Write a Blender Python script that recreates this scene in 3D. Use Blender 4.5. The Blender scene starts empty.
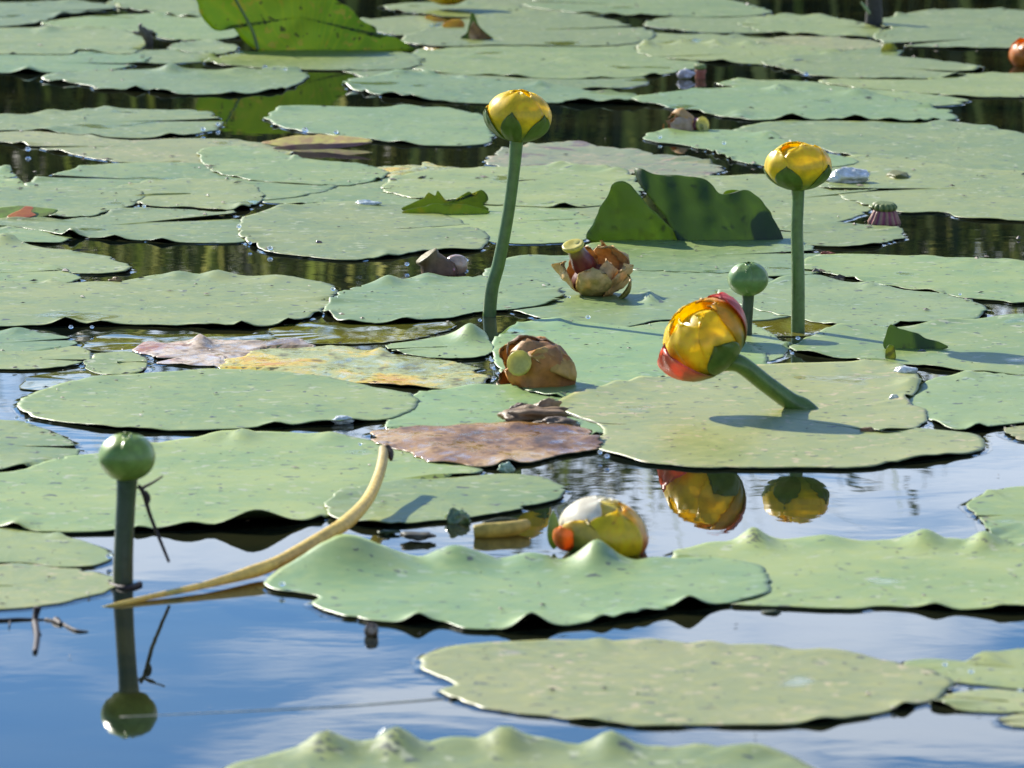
import bpy, math, random
import numpy as np
from mathutils import Vector, Matrix

rng = np.random.RandomState(7)
random.seed(7)
sc = bpy.context.scene
COL = sc.collection

# ------------------------------------------------------------------ camera
W, H = 1024, 768
F = 6140.0                       # focal length in pixels (long telephoto)
CAM_H = 0.51
PITCH = math.atan(854.0 / F)
cam_d = bpy.data.cameras.new('camera')
cam = bpy.data.objects.new('camera', cam_d); COL.objects.link(cam)
cam.location = (0, 0, CAM_H)
cam.rotation_euler = (math.pi/2 - PITCH, 0, 0)
cam_d.sensor_width = 36.0
cam_d.lens = F / W * 36.0
cam_d.clip_start = 0.05
cam_d.clip_end = 2000
cam_d.dof.use_dof = True
cam_d.dof.focus_distance = 4.05
cam_d.dof.aperture_fstop = 36.0
sc.camera = cam

# ------------------------------------------------------------------ sun, sky, exposure
SUN = Vector((-0.118, 0.136, 0.108)).normalized()
SUN_EL = math.asin(SUN.z)
SUN_AZ = math.atan2(SUN.x, SUN.y)          # from +Y towards +X
sd = bpy.data.lights.new('sun', 'SUN'); sd.energy = 5.0; sd.angle = math.radians(0.5)
sd.color = (1.0, 0.95, 0.86)
so = bpy.data.objects.new('sun', sd); COL.objects.link(so)
so.rotation_euler = SUN.to_track_quat('Z', 'Y').to_euler()
so.location = (-3, 6, 5)

world = bpy.data.worlds.new('World'); sc.world = world
world.use_nodes = True
nt = world.node_tree; nt.nodes.clear()
def N(tree, t, **kw):
    n = tree.nodes.new(t)
    for k, v in kw.items(): setattr(n, k, v)
    return n
out = N(nt, 'ShaderNodeOutputWorld'); bg = N(nt, 'ShaderNodeBackground')
bg.inputs['Strength'].default_value = 0.092
sky = N(nt, 'ShaderNodeTexSky'); sky.sky_type = 'NISHITA'; sky.sun_disc = False
sky.sun_elevation = SUN_EL; sky.sun_rotation = SUN_AZ
sky.air_density = 1.0; sky.dust_density = 0.2; sky.ozone_density = 4.0
tc = N(nt, 'ShaderNodeTexCoord'); sep = N(nt, 'ShaderNodeSeparateXYZ')
nt.links.new(tc.outputs['Generated'], sep.inputs[0])
def M(tree, op, a, b=None, c=None, clamp=False):
    n = tree.nodes.new('ShaderNodeMath'); n.operation = op; n.use_clamp = clamp
    for i, v in enumerate((a, b, c)):
        if v is None: continue
        if isinstance(v, (int, float)): n.inputs[i].default_value = v
        else: tree.links.new(v, n.inputs[i])
    return n.outputs[0]
yy = M(nt, 'MAXIMUM', M(nt, 'ABSOLUTE', sep.outputs['Y']), 0.08)
az = M(nt, 'DIVIDE', sep.outputs['X'], yy)
el = M(nt, 'DIVIDE', sep.outputs['Z'], yy)
cmb = N(nt, 'ShaderNodeCombineXYZ')
nt.links.new(M(nt, 'MULTIPLY', az, 12.0), cmb.inputs[0])
nt.links.new(M(nt, 'MULTIPLY', el, 62.0), cmb.inputs[1])
cn = N(nt, 'ShaderNodeTexNoise'); cn.inputs['Scale'].default_value = 1.3
cn.inputs['Detail'].default_value = 5; cn.inputs['Roughness'].default_value = 0.5
cn.inputs['Distortion'].default_value = 0.5
nt.links.new(cmb.outputs[0], cn.inputs['Vector'])
# clouds lie thicker towards the right and low over the trees
b1 = M(nt, 'MULTIPLY', M(nt, 'MINIMUM', M(nt, 'MAXIMUM', az, -0.09), 0.10), 1.1)
b2 = M(nt, 'MULTIPLY', M(nt, 'SUBTRACT', 0.195, M(nt, 'MINIMUM', M(nt, 'MAXIMUM', el, 0.12), 0.26)), 2.6)
cv = M(nt, 'ADD', M(nt, 'ADD', cn.outputs['Fac'], b1), b2)
ramp = N(nt, 'ShaderNodeMapRange'); ramp.interpolation_type = 'SMOOTHSTEP'
ramp.inputs['From Min'].default_value = 0.45; ramp.inputs['From Max'].default_value = 0.63
nt.links.new(cv, ramp.inputs['Value'])
cm = N(nt, 'ShaderNodeMix', data_type='RGBA')
skt = N(nt, 'ShaderNodeMix', data_type='RGBA'); skt.blend_type = 'MULTIPLY'; skt.inputs[0].default_value = 1.0
nt.links.new(sky.outputs[0], skt.inputs[6]); skt.inputs[7].default_value = (0.60, 0.84, 1.10, 1)
nt.links.new(M(nt, 'MULTIPLY', ramp.outputs[0], 0.85), cm.inputs[0])
nt.links.new(skt.outputs[2], cm.inputs[6]); cm.inputs[7].default_value = (9.6, 10.8, 12.6, 1)
nt.links.new(cm.outputs[2], bg.inputs['Color']); nt.links.new(bg.outputs[0], out.inputs[0])

sc.view_settings.view_transform = 'Standard'
sc.view_settings.look = 'None'
sc.view_settings.exposure = 0.9
sc.view_settings.gamma = 1.0
sc.render.engine = 'CYCLES'

# ------------------------------------------------------------------ pixel <-> world helpers
cp, sp = math.cos(PITCH), math.sin(PITCH)
def ray(px, py):
    u, v = px - 512.0, 384.0 - py
    return (u, F*cp + v*sp, -F*sp + v*cp)
def ground(px, py, z=0.0):
    """point of the plane at height z seen at this pixel"""
    d = ray(px, py); t = (z - CAM_H) / d[2]
    return Vector((d[0]*t, d[1]*t, z))
def at_depth(px, py, Y):
    d = ray(px, py); t = Y / d[1]
    return Vector((d[0]*t, Y, CAM_H + d[2]*t))
def over(px, py, gy):
    """point seen at (px,py) standing above the water spot whose row is gy"""
    return at_depth(px, py, ground(px, gy).y)
def mpp(gy):
    """metres per pixel at the water row gy"""
    return ground(0, gy).y / (F*cp)

# ------------------------------------------------------------------ object helpers
def tag(o, label=None, cat=None, group=None, kind=None):
    if label: o['label'] = label
    if cat: o['category'] = cat
    if group: o['group'] = group
    if kind: o['kind'] = kind
    return o
def empty(name, loc, label, cat, group=None):
    o = bpy.data.objects.new(name, None); COL.objects.link(o); o.location = loc
    o.empty_display_size = 0.02
    return tag(o, label, cat, group)
def mesh_obj(name, verts, faces, mat, parent=None, smooth=True, loc=None, cols=None):
    """verts are world points; they are stored relative to the parent / loc"""
    if parent is not None: org = np.array(parent.location)
    elif loc is not None: org = np.array(loc)
    else: org = np.zeros(3)
    v = np.asarray(verts, dtype=float) - org
    me = bpy.data.meshes.new(name)
    me.from_pydata(v.tolist(), [], [tuple(int(i) for i in f) for f in faces])
    me.update()
    if smooth: me.polygons.foreach_set('use_smooth', [True]*len(me.polygons))
    if cols is not None:
        a = me.color_attributes.new('Col', 'FLOAT_COLOR', 'POINT')
        c4 = np.ones((len(v), 4)); c4[:, :3] = cols
        a.data.foreach_set('color', c4.ravel())
    if mat: me.materials.append(mat)
    o = bpy.data.objects.new(name, me); COL.objects.link(o)
    if parent is not None: o.parent = parent
    elif loc is not None: o.location = loc
    return o

# value noise (smooth, vectorised)
_perm = rng.rand(64, 64, 64)
def vnoise(p):
    p = np.asarray(p, dtype=float); i = np.floor(p).astype(int); f = p - i
    f = f*f*(3-2*f); r = 0
    for dx in (0, 1):
        for dy in (0, 1):
            for dz in (0, 1):
                w = (f[:, 0] if dx else 1-f[:, 0])*(f[:, 1] if dy else 1-f[:, 1])*(f[:, 2] if dz else 1-f[:, 2])
                r = r + w*_perm[(i[:, 0]+dx) % 64, (i[:, 1]+dy) % 64, (i[:, 2]+dz) % 64]
    return r*2-1
def fbm(p, oct=3):
    a, s, r = 1.0, 1.0, 0
    for k in range(oct):
        r = r + a*vnoise(np.asarray(p)*s + 11.3*k); a *= .5; s *= 2
    return r

# ------------------------------------------------------------------ materials
def new_mat(name):
    m = bpy.data.materials.new(name); m.use_nodes = True
    t = m.node_tree; b = t.nodes['Principled BSDF']
    return m, t, b
def ramp_node(t, stops):
    r = t.nodes.new('ShaderNodeValToRGB'); e = r.color_ramp.elements
    while len(e) < len(stops): e.new(0.5)
    for i, (p, c) in enumerate(stops):
        e[i].position = p; e[i].color = (c[0], c[1], c[2], 1)
    return r
def noise(t, vec, scale, detail=4, rough=.55, dist=0, off=None):
    n = t.nodes.new('ShaderNodeTexNoise'); n.inputs['Scale'].default_value = scale
    n.inputs['Detail'].default_value = detail; n.inputs['Roughness'].default_value = rough
    n.inputs['Distortion'].default_value = dist
    t.links.new(vec, n.inputs['Vector']); return n.outputs['Fac']
def mixc(t, fac, a, b, mode='MIX'):
    n = t.nodes.new('ShaderNodeMix'); n.data_type = 'RGBA'; n.blend_type = mode
    for idx, v in ((0, fac), (6, a), (7, b)):
        if isinstance(v, (int, float)): n.inputs[idx].default_value = v
        elif isinstance(v, tuple): n.inputs[idx].default_value = (v[0], v[1], v[2], 1)
        else: t.links.new(v, n.inputs[idx])
    return n.outputs[2]
def maprange(t, v, a, b, c=0.0, d=1.0):
    n = t.nodes.new('ShaderNodeMapRange'); n.interpolation_type = 'SMOOTHSTEP'
    t.links.new(v, n.inputs['Value'])
    for k, x in (('From Min', a), ('From Max', b), ('To Min', c), ('To Max', d)): n.inputs[k].default_value = x
    return n.outputs[0]

def pad_material(name, base, alt, spot, spot_lo=0.60, spot_amt=.8, transl=.12, rough=.42, blotch=None, blotch_lo=.6, veins=.13):
    m, t, b = new_mat(name)
    geo = t.nodes.new('ShaderNodeNewGeometry'); tcn = t.nodes.new('ShaderNodeTexCoord'); oi = t.nodes.new('ShaderNodeObjectInfo')
    # every pad has its own pattern
    va = t.nodes.new('ShaderNodeVectorMath'); va.operation = 'ADD'
    cx = t.nodes.new('ShaderNodeCombineXYZ')
    t.links.new(M(t, 'MULTIPLY', oi.outputs['Random'], 37.0), cx.inputs[0]); t.links.new(M(t, 'MULTIPLY', oi.outputs['Random'], 91.0), cx.inputs[1])
    t.links.new(tcn.outputs['Object'], va.inputs[0]); t.links.new(cx.outputs[0], va.inputs[1]); P = va.outputs[0]
    n1 = noise(t, P, 14, 3, .5); n2 = noise(t, P, 90, 4, .6)
    c = mixc(t, maprange(t, n1, .35, .68), base, alt)
    hsv = t.nodes.new('ShaderNodeHueSaturation')
    t.links.new(M(t, 'ADD', M(t, 'MULTIPLY', oi.outputs['Random'], .35), .83), hsv.inputs['Value'])
    t.links.new(M(t, 'ADD', M(t, 'MULTIPLY', M(t, 'FRACT', M(t, 'MULTIPLY', oi.outputs['Random'], 7.7)), .03), .485), hsv.inputs['Hue'])
    t.links.new(c, hsv.inputs['Color']); c = mixc(t, 1.0, hsv.outputs[0], oi.outputs['Color'], 'MULTIPLY')
    # veins fan out from the leaf stalk (object origin)
    so_ = t.nodes.new('ShaderNodeSeparateXYZ'); t.links.new(tcn.outputs['Object'], so_.inputs[0])
    ang = M(t, 'ARCTAN2', so_.outputs[1], so_.outputs[0])
    wob = M(t, 'ADD', ang, M(t, 'MULTIPLY', noise(t, tcn.outputs['Object'], 9, 2), .5))
    vn = M(t, 'POWER', M(t, 'ABSOLUTE', M(t, 'COSINE', M(t, 'MULTIPLY', wob, 15.0))), 18.0)
    vn2 = M(t, 'MULTIPLY', vn, veins)
    c = mixc(t, vn2, c, (alt[0]*1.35, alt[1]*1.25, alt[2]*1.2))
    # scars, insect grazing, droppings
    s1 = maprange(t, noise(t, P, 115, 2, .5), spot_lo, spot_lo+.05)
    s1m = M(t, 'MULTIPLY', s1, maprange(t, noise(t, P, 22, 2), .44, .58))
    c = mixc(t, M(t, 'MULTIPLY', s1m, spot_amt), c, spot)
    s2 = M(t, 'MULTIPLY', maprange(t, noise(t, P, 120, 2, .5, .5), .655, .69), .8)
    c = mixc(t, s2, c, (.035, .028, .022))
    if blotch:
        bl = maprange(t, noise(t, P, 26, 5, .62, .6), blotch_lo, blotch_lo+.08)
        c = mixc(t, bl, c, blotch)
    c = mixc(t, M(t, 'MULTIPLY', maprange(t, n2, .45, .7), .22), c, (alt[0]*1.5, alt[1]*1.3, alt[2]*1.1))
    # the underside is a darker, redder green
    c = mixc(t, geo.outputs['Backfacing'], c, (.03, .045, .02))
    t.links.new(c, b.inputs['Base Color'])
    r = M(t, 'ADD', M(t, 'MULTIPLY', n2, .25), rough - .12)
    wet = maprange(t, noise(t, P, 11, 2), .66, .72)
    r = M(t, 'MULTIPLY', r, M(t, 'SUBTRACT', 1.0, M(t, 'MULTIPLY', wet, .75)))
    t.links.new(r, b.inputs['Roughness'])
    b.inputs['Specular IOR Level'].default_value = .7
    bp = t.nodes.new('ShaderNodeBump'); bp.inputs['Strength'].default_value = .55; bp.inputs['Distance'].default_value = .0009
    h = M(t, 'ADD', M(t, 'MULTIPLY', noise(t, P, 60, 4, .6), .9), M(t, 'MULTIPLY', vn, .07))
    t.links.new(h, bp.inputs['Height']); t.links.new(bp.outputs[0], b.inputs['Normal'])
    tr = t.nodes.new('ShaderNodeBsdfTranslucent'); ms = t.nodes.new('ShaderNodeMixShader')
    tcx = mixc(t, 1.0, c, (2.7, 2.6, .45), 'MULTIPLY')
    t.links.new(tcx, tr.inputs[0]); ms.inputs[0].default_value = transl
    t.links.new(b.outputs[0], ms.inputs[1]); t.links.new(tr.outputs[0], ms.inputs[2])
    t.links.new(ms.outputs[0], t.nodes['Material Output'].inputs[0])
    return m

MAT = {}
MAT['g'] = pad_material('pad_green', (.20, .275, .062), (.28, .33, .075), (.42, .43, .24))
MAT['b'] = pad_material('pad_bluish', (.185, .275, .078), (.245, .32, .09), (.40, .45, .32), spot_amt=.5)
MAT['y'] = pad_material('pad_yellowish', (.27, .305, .075), (.34, .35, .10), (.50, .40, .20), spot_lo=.58, blotch=(.30, .26, .15), blotch_lo=.66)
MAT['o'] = pad_material('pad_old', (.26, .29, .11), (.32, .31, .14), (.45, .32, .16), spot_lo=.55, blotch=(.16, .10, .05), blotch_lo=.57)
MAT['s'] = pad_material('pad_far', (.20, .26, .045), (.25, .30, .06), (.38, .38, .2))
MAT['dead'] = pad_material('rotting_leaf', (.25, .14, .035), (.33, .21, .07), (.46, .40, .28), spot_lo=.5, rough=.3, blotch=(.09, .055, .03), blotch_lo=.54, transl=.02, veins=.3)
MAT['pinkdead'] = pad_material('pale_rotting_leaf', (.46, .34, .12), (.56, .44, .22), (.5, .45, .36), spot_lo=.5, rough=.35, blotch=(.16, .07, .05), blotch_lo=.52, transl=.02, veins=.3)
MAT['gold'] = pad_material('yellowed_leaf', (.38, .37, .06), (.46, .42, .10), (.26, .15, .10), spot_lo=.5, rough=.3, blotch=(.55, .33, .02), blotch_lo=.52, transl=.02, veins=.4)
MAT['sub'] = pad_material('sunken_leaf', (.10, .115, .02), (.15, .15, .03), (.2, .16, .04), rough=.2, blotch=(.05, .045, .012), blotch_lo=.52, transl=.0)
MAT['bright'] = pad_material('backlit_leaf', (.24, .36, .02), (.32, .40, .025), (.55, .42, .12), spot_lo=.56, transl=.72, rough=.4, veins=.5, blotch=(.50, .42, .06), blotch_lo=.585)
MAT['lobe'] = pad_material('folded_leaf', (.24, .38, .12), (.32, .47, .17), (.2, .25, .1), transl=.5, rough=.55, veins=.5)

def mottled(name, stops, scale=24, rough=.3):
    m, t, b = new_mat(name); tcn = t.nodes.new('ShaderNodeTexCoord')
    mp = t.nodes.new('ShaderNodeMapping'); t.links.new(tcn.outputs['Object'], mp.inputs[0]); mp.inputs['Scale'].default_value = (1, .75, 1)
    n = noise(t, mp.outputs[0], scale, 6, .68, .8); r = ramp_node(t, stops); t.links.new(n, r.inputs[0])
    n2 = noise(t, mp.outputs[0], scale*7, 3, .6); c = mixc(t, maprange(t, n2, .52, .68), r.outputs[0], mixc(t, 1.0, r.outputs[0], (.35, .3, .3), 'MULTIPLY'))
    t.links.new(c, b.inputs['Base Color']); t.links.new(maprange(t, n2, .35, .6, .06, rough+.2), b.inputs['Roughness'])
    bp = t.nodes.new('ShaderNodeBump'); bp.inputs['Strength'].default_value = .8; bp.inputs['Distance'].default_value = .0014
    b.inputs['Specular IOR Level'].default_value = .3
    t.links.new(M(t, 'ADD', n, M(t, 'MULTIPLY', n2, .4)), bp.inputs['Height']); t.links.new(bp.outputs[0], b.inputs['Normal']); return m
MAT['gold'] = mottled('yellowed_leaf', [(.30, (.07, .06, .025)), (.40, (.26, .27, .08)), (.49, (.36, .38, .13)), (.57, (.60, .43, .03)), (.66, (.52, .20, .03)), (.74, (.15, .06, .03))], 13)
MAT['pinkdead'] = mottled('pale_rotting_leaf', [(.32, (.07, .05, .03)), (.44, (.34, .24, .13)), (.54, (.62, .50, .36)), (.62, (.36, .13, .05)), (.72, (.16, .15, .04))], 14)
MAT['dead'] = mottled('rotting_leaf', [(.30, (.03, .02, .015)), (.43, (.17, .08, .02)), (.53, (.34, .18, .05)), (.62, (.48, .31, .12)), (.72, (.10, .06, .03))], 13)
def attr_material(name, rough=.35, transl=.3, bump=.4, spec=.5, scale=160, coat=0):
    m, t, b = new_mat(name)
    a = t.nodes.new('ShaderNodeVertexColor'); a.layer_name = 'Col'
    tcn = t.nodes.new('ShaderNodeTexCoord')
    n = noise(t, tcn.outputs['Object'], scale, 4, .6)
    c = mixc(t, maprange(t, n, .3, .75), a.outputs[0], mixc(t, 1.0, a.outputs[0], (.72, .70, .62), 'MULTIPLY'))
    t.links.new(c, b.inputs['Base Color']); b.inputs['Roughness'].default_value = rough
    b.inputs['Specular IOR Level'].default_value = spec
    b.inputs['Coat Weight'].default_value = coat; b.inputs['Coat Roughness'].default_value = .12
    bp = t.nodes.new('ShaderNodeBump'); bp.inputs['Strength'].default_value = bump; bp.inputs['Distance'].default_value = .0006
    t.links.new(n, bp.inputs['Height']); t.links.new(bp.outputs[0], b.inputs['Normal'])
    if transl > 0:
        tr = t.nodes.new('ShaderNodeBsdfTranslucent'); ms = t.nodes.new('ShaderNodeMixShader')
        t.links.new(mixc(t, 1.0, c, (1.35, 1.35, 1.1), 'MULTIPLY'), tr.inputs[0]); ms.inputs[0].default_value = transl
        t.links.new(b.outputs[0], ms.inputs[1]); t.links.new(tr.outputs[0], ms.inputs[2])
        t.links.new(ms.outputs[0], t.nodes['Material Output'].inputs[0])
    return m
MAT['petal'] = attr_material('petal', .36, .42, .08, .6, coat=0)
MAT['stem'] = attr_material('stem', .36, .0, .4, .5, 220)
MAT['wither'] = attr_material('withered_petal', .5, .2, .9, .4, 260)
MAT['wetbit'] = attr_material('wet_scrap', .18, .05, .8, .6, 240, coat=.5)
MAT['twig'] = attr_material('twig', .6, 0, .8, .3, 300)

# water: dark pond with faint wrinkles
def water_material(name, bump, cc=((.004, .007, .005), (.020, .021, .008))):
    m, t, b = new_mat(name)
    tcn = t.nodes.new('ShaderNodeTexCoord')
    mp = t.nodes.new('ShaderNodeMapping'); t.links.new(tcn.outputs['Object'], mp.inputs[0])
    mp.inputs['Scale'].default_value = (1.0, 1.6, 1.0)
    murk = noise(t, mp.outputs[0], 5, 4, .6)
    c = mixc(t, maprange(t, murk, .35, .7), cc[0], cc[1])
    t.links.new(c, b.inputs['Base Color'])
    b.inputs['Roughness'].default_value = .012; b.inputs['IOR'].default_value = 1.333
    b.inputs['Specular IOR Level'].default_value = .5
    if bump:
        n1 = noise(t, mp.outputs[0], 9, 3, .5, .6); n2 = noise(t, mp.outputs[0], 42, 2, .5)
        h = M(t, 'ADD', M(t, 'MULTIPLY', n1, 1.0), M(t, 'MULTIPLY', n2, .10))
        bp = t.nodes.new('ShaderNodeBump'); bp.inputs['Strength'].default_value = 1.0; bp.inputs['Distance'].default_value = bump
        t.links.new(h, bp.inputs['Height']); t.links.new(bp.outputs[0], b.inputs['Normal'])
    return m
MAT['water'] = water_material('pond_water', .00009)
MAT['sub'] = water_material('sunken_leaf', .0002, ((.07, .075, .012), (.17, .15, .02)))
MAT['film'] = water_material('water_film', 0)
m, t, b = new_mat('droplet'); b.inputs['Base Color'].default_value = (.9, .95, 1, 1); b.inputs['Roughness'].default_value = .03
b.inputs['Transmission Weight'].default_value = .8; b.inputs['IOR'].default_value = 1.33; MAT['drop'] = m
def plain(name, c1, c2, scale, rough=.7, transl=0):
    m, t, b = new_mat(name); tcn = t.nodes.new('ShaderNodeTexCoord')
    c = mixc(t, maprange(t, noise(t, tcn.outputs['Object'], scale, 4, .6), .35, .68), c1, c2)
    t.links.new(c, b.inputs['Base Color']); b.inputs['Roughness'].default_value = rough
    if transl:
        tr = t.nodes.new('ShaderNodeBsdfTranslucent'); ms = t.nodes.new('ShaderNodeMixShader')
        t.links.new(c, tr.inputs[0]); ms.inputs[0].default_value = transl
        t.links.new(b.outputs[0], ms.inputs[1]); t.links.new(tr.outputs[0], ms.inputs[2])
        t.links.new(ms.outputs[0], t.nodes['Material Output'].inputs[0])
    return m
MAT['soil'] = plain('bank_soil', (.03, .022, .014), (.06, .05, .02), 3)
MAT['reed'] = plain('reed_blade', (.07, .10, .02), (.20, .19, .06), 2.2, .5, .35)
_t = MAT['reed'].node_tree; _g = _t.nodes.new('ShaderNodeNewGeometry')
_r = ramp_node(_t, [(0, (.025, .035, .010)), (.5, (.06, .09, .02)), (.72, (.30, .38, .06)), (1, (.80, .75, .22))])
_t.links.new(_g.outputs['Random Per Island'], _r.inputs[0])
for _n in _t.nodes:
    if _n.type == 'BSDF_PRINCIPLED': _t.links.new(_r.outputs[0], _n.inputs['Base Color'])
    if _n.type == 'BSDF_TRANSLUCENT': _t.links.new(_r.outputs[0], _n.inputs[0])
MAT['foliage'] = plain('tree_foliage', (.035, .06, .015), (.08, .11, .03), 2.5, .5, .25)
MAT['bark'] = plain('bark', (.05, .035, .025), (.11, .09, .06), 9)
MAT['debris'] = plain('debris', (.03, .022, .015), (.16, .11, .06), 60, .6)

# ------------------------------------------------------------------ water and far bank
wv = [(-150, -60, 0), (150, -60, 0), (150, 400, 0), (-150, 400, 0)]
wo = mesh_obj('water', wv, [(0, 1, 2, 3)], MAT['water'], smooth=False); tag(wo, kind='structure')
def bank():
    nx, ny = 140, 12; V = []; Fc = []
    for j in range(ny):
        for i in range(nx):
            x = -60 + 120*i/(nx-1); y = 17.4 + j**1.6*1.2
            V.append((x, y, 0))
    V = np.array(V); V[:, 2] = -0.25 + .55*(1-np.exp(-(V[:, 1]-17.4)/2.0)) + .12*fbm(V*.6+3)
    V[:, 2] = np.where(V[:, 1] > 20, np.maximum(V[:, 2], .1), V[:, 2])
    for j in range(ny-1):
        for i in range(nx-1):
            a = j*nx+i; Fc.append((a, a+1, a+nx+1, a+nx))
    o = mesh_obj('bank', V, Fc, MAT['soil']); tag(o, kind='structure')
bank()
def reeds():
    V = []; Fc = []
    n = 15000
    for k in range(n):
        x = rng.uniform(-5.5, 5.5); y = rng.uniform(16.4, 19.2)
        hgt = (rng.uniform(1.2, 2.12)**1 if k % 3 else rng.uniform(1.75, 2.1))*(1 + .06*math.sin(x*2.3+1) + .04*math.sin(x*6.3))
        if x < -.9: hgt *= .92
        w = rng.uniform(.006, .022); a = rng.uniform(0, math.pi)
        lx, ly = rng.normal(0, .10)*hgt, rng.normal(0, .10)*hgt
        bend = rng.uniform(0, .35)*hgt*rng.choice([-1, 1])
        b0 = len(V); S = 6
        for s in range(S+1):
            q = s/S; ww = w*(1-q**2.5)+.0008
            cx = x + lx*q + bend*q**3*math.cos(a+1.57); cy = y + ly*q + bend*q**3*math.sin(a+1.57)
            z = hgt*(q - .10*abs(bend)/hgt*q**3)
            V.append((cx-ww*math.cos(a), cy-ww*math.sin(a), z)); V.append((cx+ww*math.cos(a), cy+ww*math.sin(a), z))
        for s in range(S):
            i = b0+2*s; Fc.append((i, i+1, i+3, i+2))
    o = mesh_obj('reed_bed', V, Fc, MAT['reed'], smooth=False)
    tag(o, 'dense bed of tall green reeds along the far bank, mirrored in the dark water', 'reeds', kind='stuff')
reeds()
def thicket():  # unseen leaf mass added to darken the mirrored bank between the reeds
    V = []; Fc = []
    for k in range(22000):
        x = rng.uniform(-6, 6); y = rng.uniform(19.6, 21); z = rng.uniform(.1, 2.0)*(1+.08*math.sin(x*3.1)+.05*math.sin(x*8)) 
        L = rng.uniform(.08, .2); d = Vector(rng.normal(0, 1, 3)).normalized(); s_ = d.cross(Vector(rng.normal(0, 1, 3))).normalized()*L*.3
        c = Vector((x, y, z)); b0 = len(V); V += [tuple(c), tuple(c+d*L*.5+s_), tuple(c+d*L), tuple(c+d*L*.5-s_)]; Fc.append((b0, b0+1, b0+2, b0+3))
    o = mesh_obj('thicket', V, Fc, MAT['foliage'], smooth=False)
    tag(o, 'leafy thicket added behind the far bank reeds as a dark backing for their reflection', 'thicket', kind='stuff')
thicket()
def tube_geo(pts, rads, nseg=10):
    pts = [Vector(p) for p in pts]; V = []; Fc = []
    up = Vector((0.31, 1, 0.17)).normalized(); n = len(pts)
    for i, p in enumerate(pts):
        d = (pts[min(i+1, n-1)] - pts[max(i-1, 0)]).normalized()
        a = d.cross(up).normalized(); b_ = d.cross(a).normalized()
        for k in range(nseg):
            th = 2*math.pi*k/nseg
            V.append(tuple(p + (a*math.cos(th) + b_*math.sin(th))*rads[i]))
    for i in range(n-1):
        for k in range(nseg):
            k2 = (k+1) % nseg
            Fc.append((i*nseg+k, i*nseg+k2, (i+1)*nseg+k2, (i+1)*nseg+k))
    Fc.append(tuple(range(nseg-1, -1, -1))); Fc.append(tuple((n-1)*nseg+k for k in range(nseg)))
    return V, Fc
def spline(P, n):
    """Catmull-Rom through P, n samples (open)"""
    P = np.asarray(P, dtype=float); m = len(P)
    t = np.linspace(0, m-1-1e-9, n); i = t.astype(int); f = (t-i)[:, None]
    g = lambda k: P[np.clip(k, 0, m-1)]
    p0, p1, p2, p3 = g(i-1), g(i), g(i+1), g(i+2)
    return .5*((2*p1)+(-p0+p2)*f+(2*p0-5*p1+4*p2-p3)*f*f+(-p0+3*p1-3*p2+p3)*f**3)
def tree(x, y, h, rad, label):
    root = empty('willow_tree' if rad > .8 else 'bank_shrub', (x, y, .1), label, 'tree' if rad > .8 else 'shrub')
    lean = rng.uniform(-.15, .15)
    tp = [(x+lean*h*q*q, y, .05+h*.8*q) for q in np.linspace(0, 1, 9)]
    V, Fc = tube_geo(tp, [.05*h*(1-.85*q)/2+.006 for q in np.linspace(0, 1, 9)], 9)
    V = list(V); Fc = list(Fc); tips = []
    for k in range(26):
        q = rng.uniform(.25, .98); s = Vector(tp[int(q*8)]); a = rng.uniform(0, 2*math.pi); L = rad*rng.uniform(.5, 1.0)*(1.15-.5*q)
        e = s + Vector((math.cos(a)*L, math.sin(a)*L*.8, L*rng.uniform(.1, .7)))
        mid = (s+e)/2 + Vector((0, 0, .12*L))
        pts = spline([s, mid, e], 7); b0 = len(V)
        v2, f2 = tube_geo(pts, np.linspace(.012*h/2, .003, 7), 5)
        V += v2; Fc += [tuple(i+b0 for i in f) for f in f2]
        tips += [Vector(p) for p in pts[2:]]
    mesh_obj('trunk', V, Fc, MAT['bark'], root)
    V = []; Fc = []
    for tpnt in tips:
        for j in range(int(34)):
            c = tpnt + Vector(rng.normal(0, 1, 3)*np.array([.17, .17, .15])*rad*.75)
            L = rng.uniform(.05, .11); w = L*.16
            d = Vector((rng.normal(0, .7), rng.normal(0, .7), rng.normal(-.15, .6))).normalized()
            s_ = d.cross(Vector(rng.normal(0, 1, 3))).normalized()*w
            b0 = len(V); V += [tuple(c), tuple(c+d*L*.5+s_), tuple(c+d*L), tuple(c+d*L*.5-s_)]
            Fc.append((b0, b0+1, b0+2, b0+3))
    mesh_obj('crown', V, Fc, MAT['foliage'], root, smooth=False)
tree(.55, 17.2, 2.45, 1.0, 'narrow leaved willow rising above the reeds, its twigs mirrored beside the orange bloom')
tree(-2.9, 19.5, 2.1, .75, 'low rounded shrub on the bank beyond the left of the frame')
tree(3.3, 18.6, 2.9, 1.25, 'tall loose willow on the far bank beyond the right of the frame')
tree(0.1, 18.2, 1.9, .7, 'small slender shrub on the far bank behind the middle of the reeds')

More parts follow.
